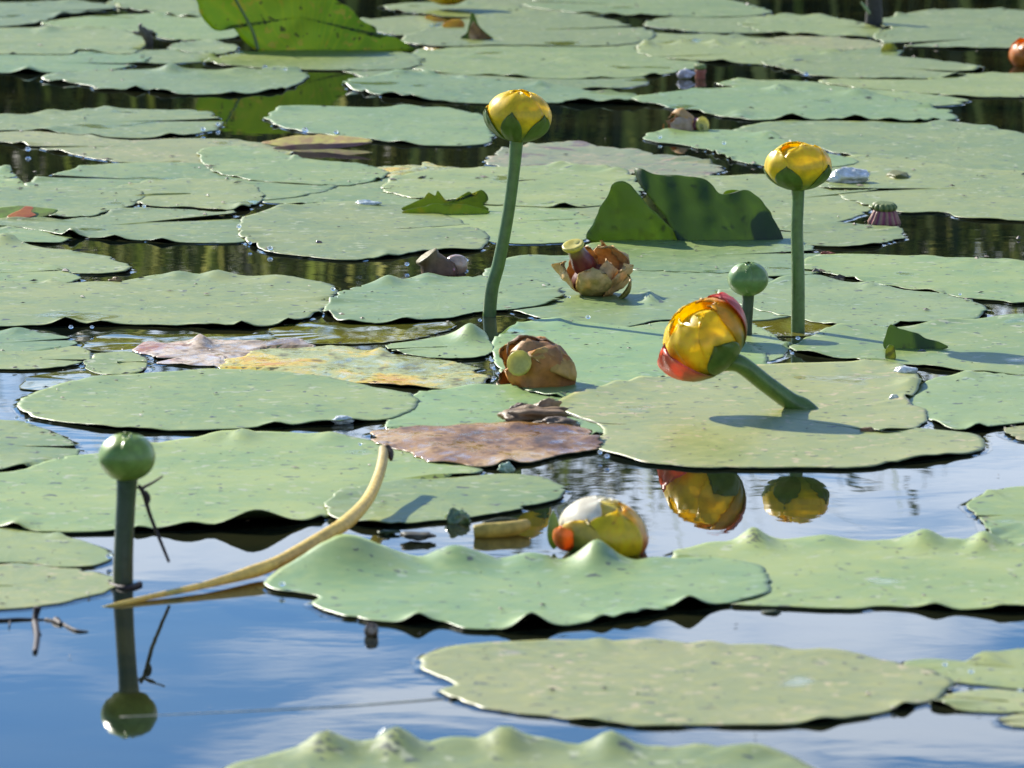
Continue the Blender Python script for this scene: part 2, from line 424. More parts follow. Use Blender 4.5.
# ------------------------------------------------------------------ lily pads
MAT['under'] = plain('pad_underside', (.05, .075, .022), (.085, .085, .03), 40, .4)
MAT['under_bright'] = MAT['bright']
def inside(P, poly):
    x, y = P[:, 0], P[:, 1]; r = np.zeros(len(P), bool)
    X, Y = poly[:, 0], poly[:, 1]; j = len(poly)-1
    for i in range(len(poly)):
        c = ((Y[i] > y) != (Y[j] > y)) & (x < (X[j]-X[i])*(y-Y[i])/(Y[j]-Y[i]+1e-12)+X[i])
        r ^= c; j = i
    return r
def closed_curve(P, n):
    P = np.asarray(P, dtype=float); m = len(P)
    t = np.linspace(0, m, 12*m, endpoint=False); i = t.astype(int); f = (t-i)[:, None]
    p0, p1, p2, p3 = P[(i-1) % m], P[i % m], P[(i+1) % m], P[(i+2) % m]
    C = .5*((2*p1)+(-p0+p2)*f+(2*p0-5*p1+4*p2-p3)*f*f+(-p0+3*p1-3*p2+p3)*f**3)
    d = np.r_[0, np.cumsum(np.linalg.norm(np.roll(C, -1, 0)-C, axis=1))]
    s = np.linspace(0, d[-1], n, endpoint=False)
    Cc = np.vstack([C, C[:1]])
    return np.stack([np.interp(s, d, Cc[:, k]) for k in range(C.shape[1])], 1), d[-1]

PADS = []
def pad(rank, tone, label, pts, bumps=(), ruf=1.0, centre=None, cat='lily pad', name='lily_pad', group='lily pads floating on the pond', wet=True, lift=0):
    PADS.append(dict(rank=rank, tone=tone, label=label, pts=pts, bumps=bumps, ruf=ruf, centre=centre, cat=cat, name=name, group=group, wet=wet, lift=lift))

def build_pads():
    for i, p in enumerate(PADS):
        p['z'] = .0005 + .00024*p['rank'] + .00002*(i % 20) + p['lift']
        if p['tone'] == 'sub': p['z'] = .0005 + .00002*(i % 10)
        w = np.array([ground(x, y, p['z'])[:2] for x, y in p['pts']])
        n = int(np.clip(len(p['pts'])*12, 180, 300))
        C, L = closed_curve(w, n); r_ = np.random.RandomState(100+i)
        cen = np.array(ground(*p['centre'], p['z'])[:2]) if p['centre'] else C.mean(0)
        # small nicks and scallops of the margin
        q = np.c_[C*70, np.full(n, i*3.1)]; q2 = np.c_[C*220, np.full(n, i*5.3)]
        d = C-cen; R = np.linalg.norm(d, axis=1)
        rag = 3.2 if p['tone'] in ('dead', 'pinkdead', 'gold', 'o') else (2.0 if cen[1] > 3.9 else 1.15)
        C = C + rag*d/R[:, None]*(.0019*vnoise(q)+.0007*vnoise(q2)-.0022*np.maximum(0, vnoise(q*1.7+9)-.60)*6)[:, None]
        # the V-shaped cleft where the leaf stalk joins
        if p['tone'] in 'gbys' and not p['centre'] and r_.rand() < .55:
            th = np.arctan2((C-cen)[:, 1], (C-cen)[:, 0]); t0 = r_.choice([0, math.pi, .5, 2.6, -.5, -2.6])+r_.uniform(-.3, .3)
            dth = np.abs((th-t0+math.pi) % (2*math.pi)-math.pi); wv_ = r_.uniform(.07, .14)
            C = cen+(C-cen)*np.clip(.22+.78*(dth/wv_)**1.3, 0, 1)[:, None]
        p['C'], p['cen'], p['L'], p['r'] = C, cen, L, r_
    for i, p in enumerate(PADS):
        C, cen, L, r_ = p['C'], p['cen'], p['L'], p['r']; n = len(C); z0 = p['z']
        T = np.r_[0.0001, np.linspace(.12, .72, 7), .79, .85, .90, .94, .972, 1.0]; nt_ = len(T)
        P = cen + (C-cen)[None]*T[:, None, None]                # rings x n x 2
        # ruffles along the margin
        s = np.arange(n)/n*L; ruf = np.zeros(n); Rm = np.linalg.norm(C-cen, axis=1)
        k = int(L/.026)
        for _ in range(k):
            c0 = r_.uniform(0, L); wd = r_.uniform(.006, .017); dist = np.abs((s-c0+L/2) % L-L/2)
            hh = r_.choice([.0, .0013, .0032, .0058], p=[.44, .27, .19, .10])*p['ruf']
            ruf = np.maximum(ruf, hh*np.exp(-(dist/wd)**2))
        inw = .018
        Z = z0 + ruf[None]*np.exp(-(((1-T)[:, None]*Rm[None])/inw)**2)
        flat = P.reshape(-1, 2)
        und = (.0045 if p['tone'] in ('dead', 'pinkdead', 'gold') else .0019)*(fbm(np.c_[flat*np.array((15, 22)), np.full(len(flat), i*2.3)], 2)+.6).clip(0)*p['ruf']
        Zf = Z.ravel() + und*np.repeat(np.clip(T*1.4, .2, 1)*(1-T**2.2), n)
        # a shallow trough along the mid-rib / centre
        for (bx, by, bw, bh) in p['bumps']:
            g = np.array(ground(bx, by, z0)); m_ = mpp(by)
            dd = ((flat[:, 0]-g[0])/(bw*m_))**2 + ((flat[:, 1]-g[1])/(max(bw*m_*1.15, .022)))**2
            Zf = np.maximum(Zf, z0 + bh*m_*np.exp(-1.05*dd**.86))
        # where another pad lies on top of this one it is pressed flat
        for k2, o in enumerate(PADS):
            if o is p or o['z'] <= z0: continue
            OC = o['C']
            if OC[:, 0].max() < C[:, 0].min() or OC[:, 0].min() > C[:, 0].max() or OC[:, 1].max() < C[:, 1].min() or OC[:, 1].min() > C[:, 1].max(): continue
            OE = o['cen'] + (OC-o['cen'])*1.03
            ins = inside(flat, OE); Zf[ins] = np.minimum(Zf[ins], max(z0-.0002, .0006))
        m1 = len(flat); th = .0003
        V = np.vstack([np.c_[flat, Zf], np.c_[flat, Zf-th]])
        a = np.arange(n); b = (a+1) % n; Fc = []
        for j in range(nt_-1):
            Fc.append(np.c_[j*n+a, (j+1)*n+a, (j+1)*n+b, j*n+b])
        top = np.vstack(Fc); area = np.cross(C, np.roll(C, -1, 0)).sum()
        if area < 0: top = top[:, ::-1]
        bot = top[:, ::-1]+m1
        e = (nt_-1)*n; side = np.c_[e+a, e+m1+a, e+m1+b, e+b]
        if area < 0: side = side[:, ::-1]
        org = (cen[0], cen[1], z0)
        me = bpy.data.meshes.new(p['name']); VV = V - np.array(org)
        allf = np.vstack([top, bot, side])
        me.from_pydata(VV.tolist(), [], allf.tolist()); me.update()
        me.materials.append(MAT[p['tone']]); me.materials.append(MAT['under'] if p['tone'] != 'sub' else MAT['sub'])
        mi = np.zeros(len(allf), int); mi[len(top):] = 1; me.polygons.foreach_set('material_index', mi)
        sm = np.ones(len(allf), bool); sm[-n:] = False; me.polygons.foreach_set('use_smooth', sm)
        o = bpy.data.objects.new(p['name'], me); COL.objects.link(o); o.location = org
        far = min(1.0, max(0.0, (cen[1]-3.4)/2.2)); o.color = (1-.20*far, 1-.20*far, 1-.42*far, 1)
        tag(o, p['label'], p['cat'], p['group'])
        # the film of water that climbs the margin of the pad
        if p['wet'] and p['tone'] != 'sub':
            dn = (C-cen)/Rm[:, None]; tg = np.roll(C, -1, 0)-np.roll(C, 1, 0); nn = np.c_[tg[:, 1], -tg[:, 0]]
            nn /= np.linalg.norm(nn, axis=1)[:, None]+1e-9
            if (nn*dn).sum() < 0: nn = -nn
            hz = max(min(z0-.0003, .0006), .0004); prof = [(-.0006, hz), (.0007, hz*.72), (.0016, hz*.42), (.0028, hz*.18), (.0042, .0001)]
            var = 1 + .5*vnoise(np.c_[C*60, np.full(n, 7.7+i)])
            V2 = np.vstack([np.c_[C+nn*(o_*var)[:, None], np.full(n, zz)] for o_, zz in prof]) if True else None
            F2 = np.vstack([np.c_[j*n+a, (j+1)*n+a, (j+1)*n+b, j*n+b] for j in range(len(prof)-1)])
            if area < 0: F2 = F2[:, ::-1]
            me2 = bpy.data.meshes.new('wet_edge'); me2.from_pydata((V2-np.array(org)).tolist(), [], F2.tolist()); me2.update()
            me2.polygons.foreach_set('use_smooth', [True]*len(me2.polygons)); me2.materials.append(MAT['film'])
            oe = bpy.data.objects.new('wet_edge', me2); COL.objects.link(oe); oe.parent = o

# --- nearest rows
pad(3,'g','pale ruffled pad cut by the bottom edge, its far rim raised in peaks',[(225,772),(250,759),(300,751),(400,748),(512,745),(600,746),(700,749),(775,755),(815,768),(850,800),(800,850),(560,890),(330,870),(220,820)],[(326,752,26,22),(396,750,24,24),(440,750,14,6),(505,747,26,22),(612,748,22,18),(700,751,20,6)],.7,(530,815))
pad(2,'y','wide blotchy yellow-green pad with a notched left end, nearest but one',[(418,659),(432,651),(465,645),(512,641),(560,640),(620,642),(690,644),(768,645),(800,650),(840,652),(868,657),(900,664),(935,671),(950,682),(945,693),(928,702),(895,709),(860,716),(820,722),(768,725),(700,725),(640,726),(600,722),(540,716),(490,709),(455,699),(441,690),(452,684),(448,679),(428,672)],[(822,722,18,5),(905,709,10,6),(600,642,14,4),(710,645,18,4),(820,652,14,3)],.35,(690,684))
pad(1,'g','small green pad at the right edge beside the blotchy pad, drops on its rim',[(903,666),(915,660),(940,659),(960,664),(980,658),(1000,652),(1030,649),(1090,650),(1110,668),(1070,687),(1010,688),(965,683),(930,678)],[],.4)
pad(1,'y','narrow strip of green pad below the small right edge pad with drops',[(925,700),(945,694),(985,690),(1030,692),(1080,697),(1075,711),(1010,712),(965,710),(938,705)],[],.4)
pad(1,'y','tiny sliver of green pad low on the right edge',[(1003,720),(1030,713),(1070,714),(1090,722),(1050,728),(1018,726)],[],.3)
pad(4,'b','large smooth pad with a raised fold under the curved tan stalk',[(264,584),(276,577),(300,571),(350,567),(410,564),(460,562),(520,561),(600,562),(660,560),(720,558),(758,564),(771,578),(768,592),(745,600),(720,604),(690,609),(660,612),(625,618),(580,624),(552,627),(530,629),(500,630),(465,628),(440,622),(400,623),(360,618),(328,611),(312,603),(318,596),(296,592),(278,590)],[(340,564,60,37),(455,563,34,18),(530,562,28,9),(597,563,22,24),(531,629,17,17),(418,622,13,10),(689,609,17,14),(628,618,17,6),(655,562,20,4)],.5,(520,595))
pad(3,'g','long pale pad running off the right edge, right of the large smooth pad',[(672,555),(700,545),(745,541),(800,539),(850,542),(900,541),(960,544),(1020,541),(1090,540),(1140,560),(1140,598),(1080,609),(1000,611),(960,610),(920,608),(880,606),(850,609),(800,607),(768,606),(730,604),(694,594),(680,578)],[(754,543,15,16),(828,541,26,6),(925,543,22,14),(985,545,18,14),(935,608,14,6),(1002,611,14,7),(1040,545,30,6)],.5,(900,575))
pad(2,'g','dull green pad at the right edge above the long pale pad',[(968,507),(980,496),(1000,489),(1030,486),(1100,488),(1120,515),(1100,545),(1040,550),(1000,546),(985,525)],[],.5)
# --- left side
pad(1,'y','small yellowish pad at the left edge just behind the tall dark stemmed bud',[(-60,572),(0,565),(30,562),(60,567),(95,572),(119,579),(108,590),(62,602),(0,609),(-60,608)],[],.3)
pad(2,'g','small green pad at the left edge between the yellowish pad and the big flat pad',[(-60,528),(8,525),(50,533),(90,543),(113,555),(100,564),(62,567),(22,562),(-60,560)],[(60,535,12,3)],.4)
pad(3,'g','big flat pad behind the round green bud, near rim curled over a black gap',[(-60,480),(20,470),(60,457),(110,452),(170,441),(250,434),(310,433),(360,438),(410,447),(460,461),(480,471),(440,480),(400,490),(360,505),(330,516),(270,527),(210,529),(150,530),(60,532),(0,527),(-60,522)],[(262,531,38,25),(190,530,26,8),(242,437,14,8),(140,531,8,5),(16,527,10,7),(330,437,12,4)],.5,(200,482))
pad(4,'g','pale oval pad behind the bend of the tan stalk, left of the floating flower',[(330,500),(350,488),(400,481),(450,478),(500,474),(540,477),(566,488),(556,499),(520,509),(470,517),(420,522),(380,525),(342,521),(326,511)],[(380,523,16,2)],.4)
pad(2,'g','green pad at the left edge behind the bud, bordered by a blue strip of water',[(-60,424),(10,421),(40,427),(62,437),(80,447),(70,458),(30,466),(-60,472)],[],.5)
pad(3,'g','broad speckled oval pad in the left middle with blue water along its near rim',[(18,407),(28,395),(60,385),(100,378),(150,373),(220,369),(300,373),(360,384),(408,394),(419,403),(402,415),(370,421),(300,425),(240,428),(190,431),(120,428),(62,422),(32,416)],[(275,427,12,5),(350,421,12,4),(100,380,20,3)],.35)
pad(2,'b','smooth bluish green pad between the speckled oval pad and the mottled dead leaf',[(384,425),(400,400),(440,390),(500,386),(560,390),(610,398),(640,412),(620,428),(560,440),(480,440),(420,434),(392,432)],[],.5)
pad(1,'b','small rounded pad at the left edge beneath the long two lobed pad',[(-60,335),(20,331),(55,334),(79,343),(62,350),(20,355),(-60,355)],[],.4)
pad(2,'g','small pale pad at the left edge beside the white cloud reflection',[(-60,354),(38,351),(75,346),(92,353),(86,361),(60,367),(20,369),(-60,368)],[],.3)
pad(1,'g','little round pad with a dead yellow margin left of the pale rotting leaf',[(84,362),(100,354),(130,352),(147,361),(141,372),(116,376),(92,371)],[],.3)
pad(3,'g','very long green pad at the left edge with three swellings on its far rim',[(-70,285),(0,281),(60,283),(108,283),(150,277),(190,275),(240,276),(290,277),(330,284),(338,295),(318,312),(285,324),(240,327),(180,326),(120,324),(60,325),(0,326),(-70,324)],[(178,277,16,6),(217,277,16,7),(66,325,12,8),(242,327,9,7),(288,324,8,6),(275,279,12,3)],.4,(150,302))
pad(4,'b','green pad with a scalloped far rim left of the tallest flower stem',[(326,307),(342,291),(380,283),(430,278),(480,276),(520,276),(548,284),(562,296),(540,306),(490,311),(450,317),(400,322),(350,323),(332,318)],[(388,283,14,8),(428,279,14,6),(330,316,8,6),(350,322,12,3),(405,322,10,3)],.5,(440,300))
pad(2,'g','oval pad at the left edge with a rounded right end, above the very long pad',[(-60,240),(5,239),(20,243),(50,249),(80,252),(108,257),(128,266),(120,273),(80,273),(30,269),(-60,266)],[(4,241,16,8)],.3)
pad(3,'g','smaller oval pad at the left edge overlapping the one with the rounded right end',[(-60,263),(30,262),(60,268),(79,277),(70,282),(20,284),(-60,282)],[],.3)
pad(2,'g','long green pad near the left edge with four arched holes along its near rim',[(-70,218),(30,220),(70,220),(100,213),(140,209),(190,210),(232,214),(262,225),(256,235),(240,242),(190,243),(150,241),(110,239),(60,236),(20,227),(-70,226)],[(72,236,8,9),(115,239,12,4),(162,242,10,4),(243,218,10,5),(232,214,6,4)],.4)
pad(4,'g','pale round pad near the left edge overlapping the pad with four arched holes',[(-60,190),(0,187),(60,186),(110,187),(138,190),(145,198),(125,207),(86,217),(50,216),(20,210),(-60,208)],[],.3)
pad(3,'g','green pad behind the arched hole pad, right of the pale round pad',[(96,196),(125,185),(180,179),(240,181),(264,194),(255,205),(230,210),(200,208),(150,206),(130,202)],[(242,207,8,5)],.5)
pad(3,'g','wide green pad in the left middle ending at the brown seed pod',[(240,222),(262,211),(310,204),(370,203),(430,211),(470,224),(487,236),(484,247),(460,251),(420,252),(395,256),(350,260),(300,256),(262,250),(244,238)],[(355,206,26,4),(387,254,8,4)],.4)
pad(1,'g','green pad partly hidden under the bright torn leaf left of the tallest stem',[(380,212),(430,204),(500,205),(560,208),(595,222),(590,238),(540,244),(490,242),(430,238)],[],.5)
# --- right middle
pad(4,'y','big sunlit pad carrying the shadow of the leaning yellow flower',[(556,402),(590,389),(650,378),(710,369),(770,364),(830,362),(880,362),(906,368),(921,380),(918,392),(906,402),(925,411),(930,420),(912,429),(880,433),(930,432),(970,433),(987,444),(976,452),(930,458),(880,465),(845,468),(800,467),(740,468),(690,467),(640,461),(605,451),(597,443),(604,430),(590,420),(562,411)],[(912,386,16,9),(905,400,8,6),(945,457,12,3),(640,379,10,4),(866,363,8,3)],.35,(770,415))
pad(3,'b','smooth bluish pad right of the sunlit pad, off the right edge',[(902,400),(930,380),(965,375),(1030,372),(1110,380),(1115,410),(1050,420),(1000,426),(960,430),(932,421)],[(978,429,9,6)],.5)
pad(2,'y','small wedge of pad at the right edge above the blue sky reflection',[(1002,430),(1030,425),(1070,428),(1060,440),(1018,439)],[],.3)
pad(3,'g','pad with a small upright green flap beneath the shadow of the tall right flower',[(792,346),(825,330),(850,326),(885,328),(940,322),(1000,318),(1070,316),(1110,340),(1090,372),(1000,374),(930,367),(880,362),(840,358),(808,354)],[(985,374,16,3),(1024,320,30,6)],.4,(900,347))
pad(2,'b','pale bluish pad behind the green bud, its right end by the dark puddle',[(716,292),(770,282),(810,278),(870,285),(900,289),(950,295),(978,303),(985,314),(960,322),(900,324),(870,330),(840,327),(800,318),(750,308)],[(815,280,18,5)],.5)
pad(3,'g','broad speckled pad at the right edge behind the dark puddle',[(798,268),(815,256),(860,254),(920,256),(960,258),(1000,260),(1040,264),(1110,270),(1110,301),(1024,303),(1000,300),(960,297),(935,292),(900,288),(870,283),(850,278),(822,272)],[(970,262,20,3)],.3)
pad(2,'b','pad right under the upright folded leaf, clear of drops',[(582,252),(600,242),(660,239),(740,236),(790,240),(818,250),(834,262),(826,271),(790,277),(740,274),(700,272),(640,270),(600,264)],[],.4)
pad(1,'b','wide bluish pad carrying the upright withered brown flower',[(478,284),(500,262),(540,256),(600,258),(680,264),(760,275),(800,290),(810,306),(780,318),(730,322),(668,320),(630,326),(600,326),(560,320),(530,316),(495,304)],[(532,260,22,5),(668,301,12,3),(650,300,8,9)],.4,(640,292))
pad(2,'b','wide bluish pad between the two withered brown flowers',[(492,348),(505,330),(540,319),(590,322),(640,328),(700,334),(748,344),(768,360),(748,376),(700,385),(640,392),(580,398),(530,392),(500,372)],[(648,381,10,9),(640,376,14,2),(560,322,10,4)],.4)
pad(3,'b','small pad tilted like a wedge at the foot of the tallest flower stem',[(386,346),(410,341),(440,337),(468,335),(486,338),(494,348),(482,357),(440,358),(402,354)],[(470,338,16,15)],.3)
# --- dead and sunken leaves
pad(0,'sub','sunken olive leaf in the gap left of the tallest stem',[(268,330),(300,323),(360,322),(420,323),(456,322),(440,333),(390,342),(330,345),(285,341)],[],.1,name='sunken_leaf',cat='sunken leaf',group='sunken leaves')
pad(0,'sub','sunken olive leaf around the foot of the right hand tall stem',[(735,318),(760,305),(800,304),(850,311),(880,324),(850,332),(800,336),(750,335)],[],.1,name='sunken_leaf',cat='sunken leaf',group='sunken leaves')
pad(0,'sub','sunken yellow olive leaf above the speckled oval pad at the left',[(22,388),(30,377),(70,371),(110,372),(150,376),(110,384),(60,390)],[],.1,name='sunken_leaf',cat='sunken leaf',group='sunken leaves')
pad(0,'sub','long sunken olive leaf behind the pale rotting leaf',[(84,346),(100,336),(160,334),(230,334),(290,336),(300,344),(240,352),(150,352),(100,351)],[],.1,name='sunken_leaf',cat='sunken leaf',group='sunken leaves')
pad(1,'pinkdead','pale pinkish rotting leaf with a small raised tip',[(138,351),(155,345),(190,342),(230,340),(280,341),(312,346),(300,354),(270,362),(230,367),(190,366),(158,361)],[(200,345,10,11),(178,347,8,4)],.6,name='rotting_leaf',cat='dead leaf',group='dead floating leaves')
pad(2,'gold','mottled yellow and green dying leaf left of the domed withered flower',[(222,366),(250,352),(300,347),(350,349),(400,354),(452,362),(484,374),(478,386),(430,389),(380,385),(320,380),(260,376)],[],.5,name='dying_leaf',cat='dead leaf',group='dead floating leaves')
pad(5,'dead','brown slimy dead leaf spread in front of the domed withered flower',[(372,434),(400,428),(450,426),(500,422),(550,424),(588,433),(600,445),(566,455),(520,462),(470,466),(428,460),(390,448)],[(470,430,14,4),(420,430,14,3)],.9,name='rotting_leaf',cat='dead leaf',group='dead floating leaves')
pad(1,'gold','tan and yellow dead leaf strip behind the bright torn leaf',[(370,170),(390,166),(430,165),(465,168),(492,174),(480,180),(430,178),(390,176)],[],.4,name='dying_leaf',cat='dead leaf',group='dead floating leaves')
# --- back rows, left
pad(2,'g','green pad at the left edge before the dark reflection, below the ruffled pad',[(-70,118),(5,115),(60,112),(110,109),(170,110),(205,112),(222,120),(215,130),(180,136),(130,138),(70,134),(30,131),(-70,130)],[(55,130,14,4),(90,137,8,3),(170,137,10,4),(110,110,8,3)],.5)
pad(1,'y','pale strip of pad at the left edge with bright drops on its near rim',[(-70,136),(30,131),(70,134),(130,140),(180,138),(240,140),(290,150),(282,159),(240,165),(180,163),(120,162),(60,152),(0,142),(-70,140)],[],.5)
pad(1,'g','green pad below the pale strip, behind the pale round pad',[(28,188),(46,176),(80,168),(120,163),(180,163),(240,165),(300,168),(338,176),(330,190),(260,200),(180,197),(100,196)],[(76,168,18,3)],.5)
pad(0,'g','corner of a pad at the left edge with wet glints',[(-70,165),(2,167),(15,178),(28,187),(10,193),(-70,192)],[(6,170,10,5)],.5)
pad(2,'g','pale pad behind the long folded yellow leaf blade',[(200,150),(240,146),(280,152),(300,158),(330,161),(360,164),(388,171),(385,178),(350,185),(300,184),(250,180),(210,170)],[],.4)
pad(2,'b','smooth creased pad left of the tallest flower, just behind the folded yellow blade',[(267,116),(285,107),(330,106),(370,107),(420,107),(460,110),(487,118),(494,132),(488,143),(460,146),(420,145),(370,140),(330,135),(290,129),(272,123)],[(282,109,12,3)],.4)
pad(2,'b','ruffled pad behind the tallest yellow flower head',[(346,81),(370,76),(420,74),(470,78),(512,81),(560,85),(600,93),(655,98),(650,104),(600,103),(540,103),(500,104),(450,102),(400,98),(368,93),(350,88)],[(540,86,8,6),(585,96,10,3),(405,99,8,4)],.8)
pad(3,'b','long ruffled pad near the top left, a hump on its far rim',[(41,78),(60,73),(110,70),(170,69),(230,70),(290,70),(308,76),(300,84),(280,90),(240,94),(180,94),(140,90),(100,89),(82,84),(52,81)],[(171,71,12,8),(60,75,10,3),(240,71,14,4),(160,93,14,4)],.7)
pad(1,'b','green pad at the left edge behind the long ruffled pad',[(-70,58),(50,53),(110,51),(150,58),(122,68),(62,72),(0,73),(-70,72)],[(28,72,10,7)],.5)
pad(3,'g','rounded green pad near the top left ending at the dark broken stump',[(-70,30),(30,28),(60,27),(90,28),(125,30),(146,39),(143,48),(125,54),(80,50),(70,54),(20,54),(-70,52)],[(48,30,10,5),(78,52,4,3)],.5)
pad(2,'s','pad behind the dark broken stump near the top left',[(40,24),(70,18),(110,15),(160,14),(200,16),(232,25),(244,35),(200,41),(160,38),(150,33),(100,29)],[(160,15,14,3)],.5)
pad(3,'b','uneven green pad in the top left corner',[(-70,5),(30,2),(100,3),(112,9),(60,16),(25,25),(-70,26)],[(62,15,8,4)],.6)
pad(2,'s','pad along the top edge left of the bright upright leaf',[(108,4),(130,-6),(190,-4),(204,6),(197,17),(160,14),(130,9)],[(115,6,6,5)],.5)
pad(2,'g','small pale pad between the broken stump and the upright leaf',[(168,48),(200,41),(230,44),(236,50),(215,54),(190,52)],[],.4)
pad(2,'s','shaded pad lying at the foot of the bright upright leaf',[(205,62),(230,54),(270,51),(340,50),(400,52),(424,60),(405,69),(340,70),(260,68)],[(235,62,8,3)],.3)
# --- back rows, middle
pad(2,'s','pad left of the curled dark leaf near the top centre',[(355,22),(390,17),(425,16),(442,25),(432,32),(400,35),(375,31)],[],.4)
pad(1,'s','pad along the top edge beneath the cut off yellow flower',[(380,6),(430,2),(480,4),(522,8),(512,15),(465,17),(420,14)],[],.4)
pad(3,'s','large smooth pad right of the curled dark leaf near the top centre',[(400,40),(436,27),(478,16),(520,12),(562,13),(602,18),(645,30),(652,38),(620,45),(560,46),(500,45),(440,46)],[(500,16,20,3)],.4)
pad(1,'s','long pad with insect scars in the fourth row from the top centre',[(395,60),(430,50),(500,45),(560,46),(620,45),(692,55),(702,65),(690,70),(640,77),(560,79),(500,76),(430,72)],[(475,58,10,4),(570,60,8,3)],.5)
pad(2,'s','smooth pad cut by the top edge right of centre',[(526,3),(600,-8),(700,-5),(762,8),(766,14),(720,17),(670,16),(620,15),(560,11)],[],.4)
pad(1,'s','narrow pad between two dark gaps near the top right of centre',[(645,25),(662,18),(720,15),(772,17),(805,25),(780,33),(740,33),(700,32),(660,28)],[],.4)
pad(2,'s','pad with a row of humps along its far rim, above the pink seed pod',[(636,50),(650,44),(690,41),(720,43),(772,43),(832,50),(862,60),(830,68),(760,64),(700,61),(655,57)],[(647,46,8,7),(683,43,8,5),(716,44,8,5),(749,44,8,4)],.5)
pad(1,'g','narrow green pad just right of the pink seed pod',[(715,83),(780,80),(850,85),(960,98),(962,103),(930,106),(880,101),(800,93),(740,88)],[],.5)
pad(3,'b','long pad with two dark curled folds on its near rim, upper right',[(632,99),(680,91),(740,87),(800,89),(860,92),(900,98),(945,111),(956,118),(920,122),(860,120),(800,120),(760,120),(700,113),(660,106)],[(779,90,9,7),(858,94,14,6),(791,120,13,7),(856,121,11,7),(890,121,12,4),(919,122,6,4),(740,114,8,5)],.5)
pad(3,'b','small dark rimmed pad beneath the tan and green withered flower',[(643,136),(668,131),(730,130),(780,138),(800,148),(850,158),(850,165),(790,168),(740,162),(722,155),(690,146),(652,141)],[(770,136,18,6)],.4)
pad(1,'o','tattered brownish green pad behind the upright folded leaf',[(485,160),(520,146),(570,142),(620,149),(660,155),(718,165),(723,172),(700,178),(650,176),(600,173),(550,171),(510,168)],[],.6)
pad(2,'g','pad left of the upright folded leaf with a long dark scratch',[(380,188),(415,172),(500,167),(580,165),(625,172),(642,186),(632,200),(580,207),(500,205),(430,200)],[(575,168,12,4)],.6)
pad(1,'g','pad right behind the right hand tall flower head',[(690,180),(740,175),(800,175),(850,180),(882,194),(872,208),(858,216),(820,225),(770,228),(715,205)],[],.4)
pad(2,'s','thin rimmed oval pad left of the purple seed pod at the right hand tall stem',[(766,234),(800,225),(850,224),(895,228),(906,235),(885,243),(850,247),(810,245),(780,241)],[],.3)
# --- back rows, right
pad(1,'s','pad in the top right with a dark arched near rim, left of the dark stub',[(738,24),(775,16),(830,17),(868,24),(886,33),(870,37),(820,36),(783,34)],[(779,35,10,5),(852,35,8,3),(877,36,10,4)],.5)
pad(1,'s','far green pad against the dark reflection in the top right corner',[(882,20),(920,11),(980,9),(1040,12),(1110,18),(1115,30),(1024,33),(940,32),(890,28)],[(935,12,10,3)],.6)
pad(2,'s','wide pad in the top right just left of the orange flower',[(872,36),(895,28),(950,26),(1010,27),(1110,28),(1110,46),(1000,48),(930,47),(890,44)],[(995,29,16,4)],.4)
pad(2,'s','pad in front of the yellow green cup, upper right',[(762,62),(800,55),(860,54),(920,58),(979,66),(976,72),(940,78),(880,79),(820,76),(780,68)],[(789,62,8,5),(805,63,6,4),(975,70,8,5),(955,76,10,4)],.5)
pad(1,'y','thin pad just left of the yellow green cup',[(753,42),(790,36),(840,38),(880,42),(886,46),(840,51),(780,49)],[],.4)
pad(1,'s','pad at the right edge beneath the orange flower',[(818,80),(900,76),(960,74),(1030,73),(1115,76),(1115,95),(1030,97),(960,96),(900,91),(850,87)],[(935,78,10,3)],.4)
pad(2,'g','broad green pad at the right edge scattered with debris, upper right',[(735,129),(790,120),(850,121),(900,121),(960,122),(1030,135),(1110,140),(1110,182),(1000,182),(930,170),(860,157),(800,146),(752,138)],[(940,123,8,5),(990,128,14,3)],.4)
pad(3,'g','broad green pad at the right edge above the wide dark reflection',[(800,166),(850,156),(900,158),(960,167),(1030,172),(1110,175),(1110,220),(1024,221),(960,217),(945,212),(900,212),(862,205),(830,190),(808,178)],[(880,168,14,4)],.3)
# --- pads glimpsed between the others
pad(0,'g','green pad mostly hidden between the torn leaf and the folded yellow blade',[(235,186),(290,180),(380,178),(470,182),(520,192),(510,206),(420,212),(320,206),(250,200)],[],.6)
pad(0,'s','pad mostly hidden under the long scarred pad near the top centre',[(345,66),(450,62),(600,70),(650,80),(620,88),(520,90),(420,86),(360,76)],[],.6)
pad(0,'s','pad mostly hidden beneath the row of humps, upper right of centre',[(560,30),(640,32),(720,36),(800,40),(870,52),(820,58),(720,52),(620,48)],[],.6)
pad(0,'s','pad glimpsed behind the rounded green pad at the top left',[(-60,44),(60,48),(150,50),(200,52),(215,60),(150,64),(60,62),(-60,60)],[],.6)
pad(0,'g','pad glimpsed between the two oval pads and the arched hole pad at the left',[(-60,222),(20,226),(70,234),(60,243),(0,243),(-60,240)],[],.4)
pad(0,'s','pad in the far top centre behind the large smooth pad',[(440,2),(520,-6),(600,-8),(640,2),(620,14),(540,14),(470,8)],[],.5)
pad(0,'g','pad glimpsed behind the green pad under the bright torn leaf',[(470,196),(540,192),(600,198),(618,210),(590,222),(520,220),(470,210)],[],.5)
pad(0,'s','pad glimpsed left of the yellow green cup and below the thin pad',[(740,48),(800,46),(860,47),(900,52),(880,60),(800,62),(750,58)],[],.5)
pad(0,'b','pad mostly hidden behind the leaning yellow flower',[(600,332),(680,322),(750,324),(775,336),(790,350),(760,362),(690,362),(620,350)],[],.4)
build_pads()

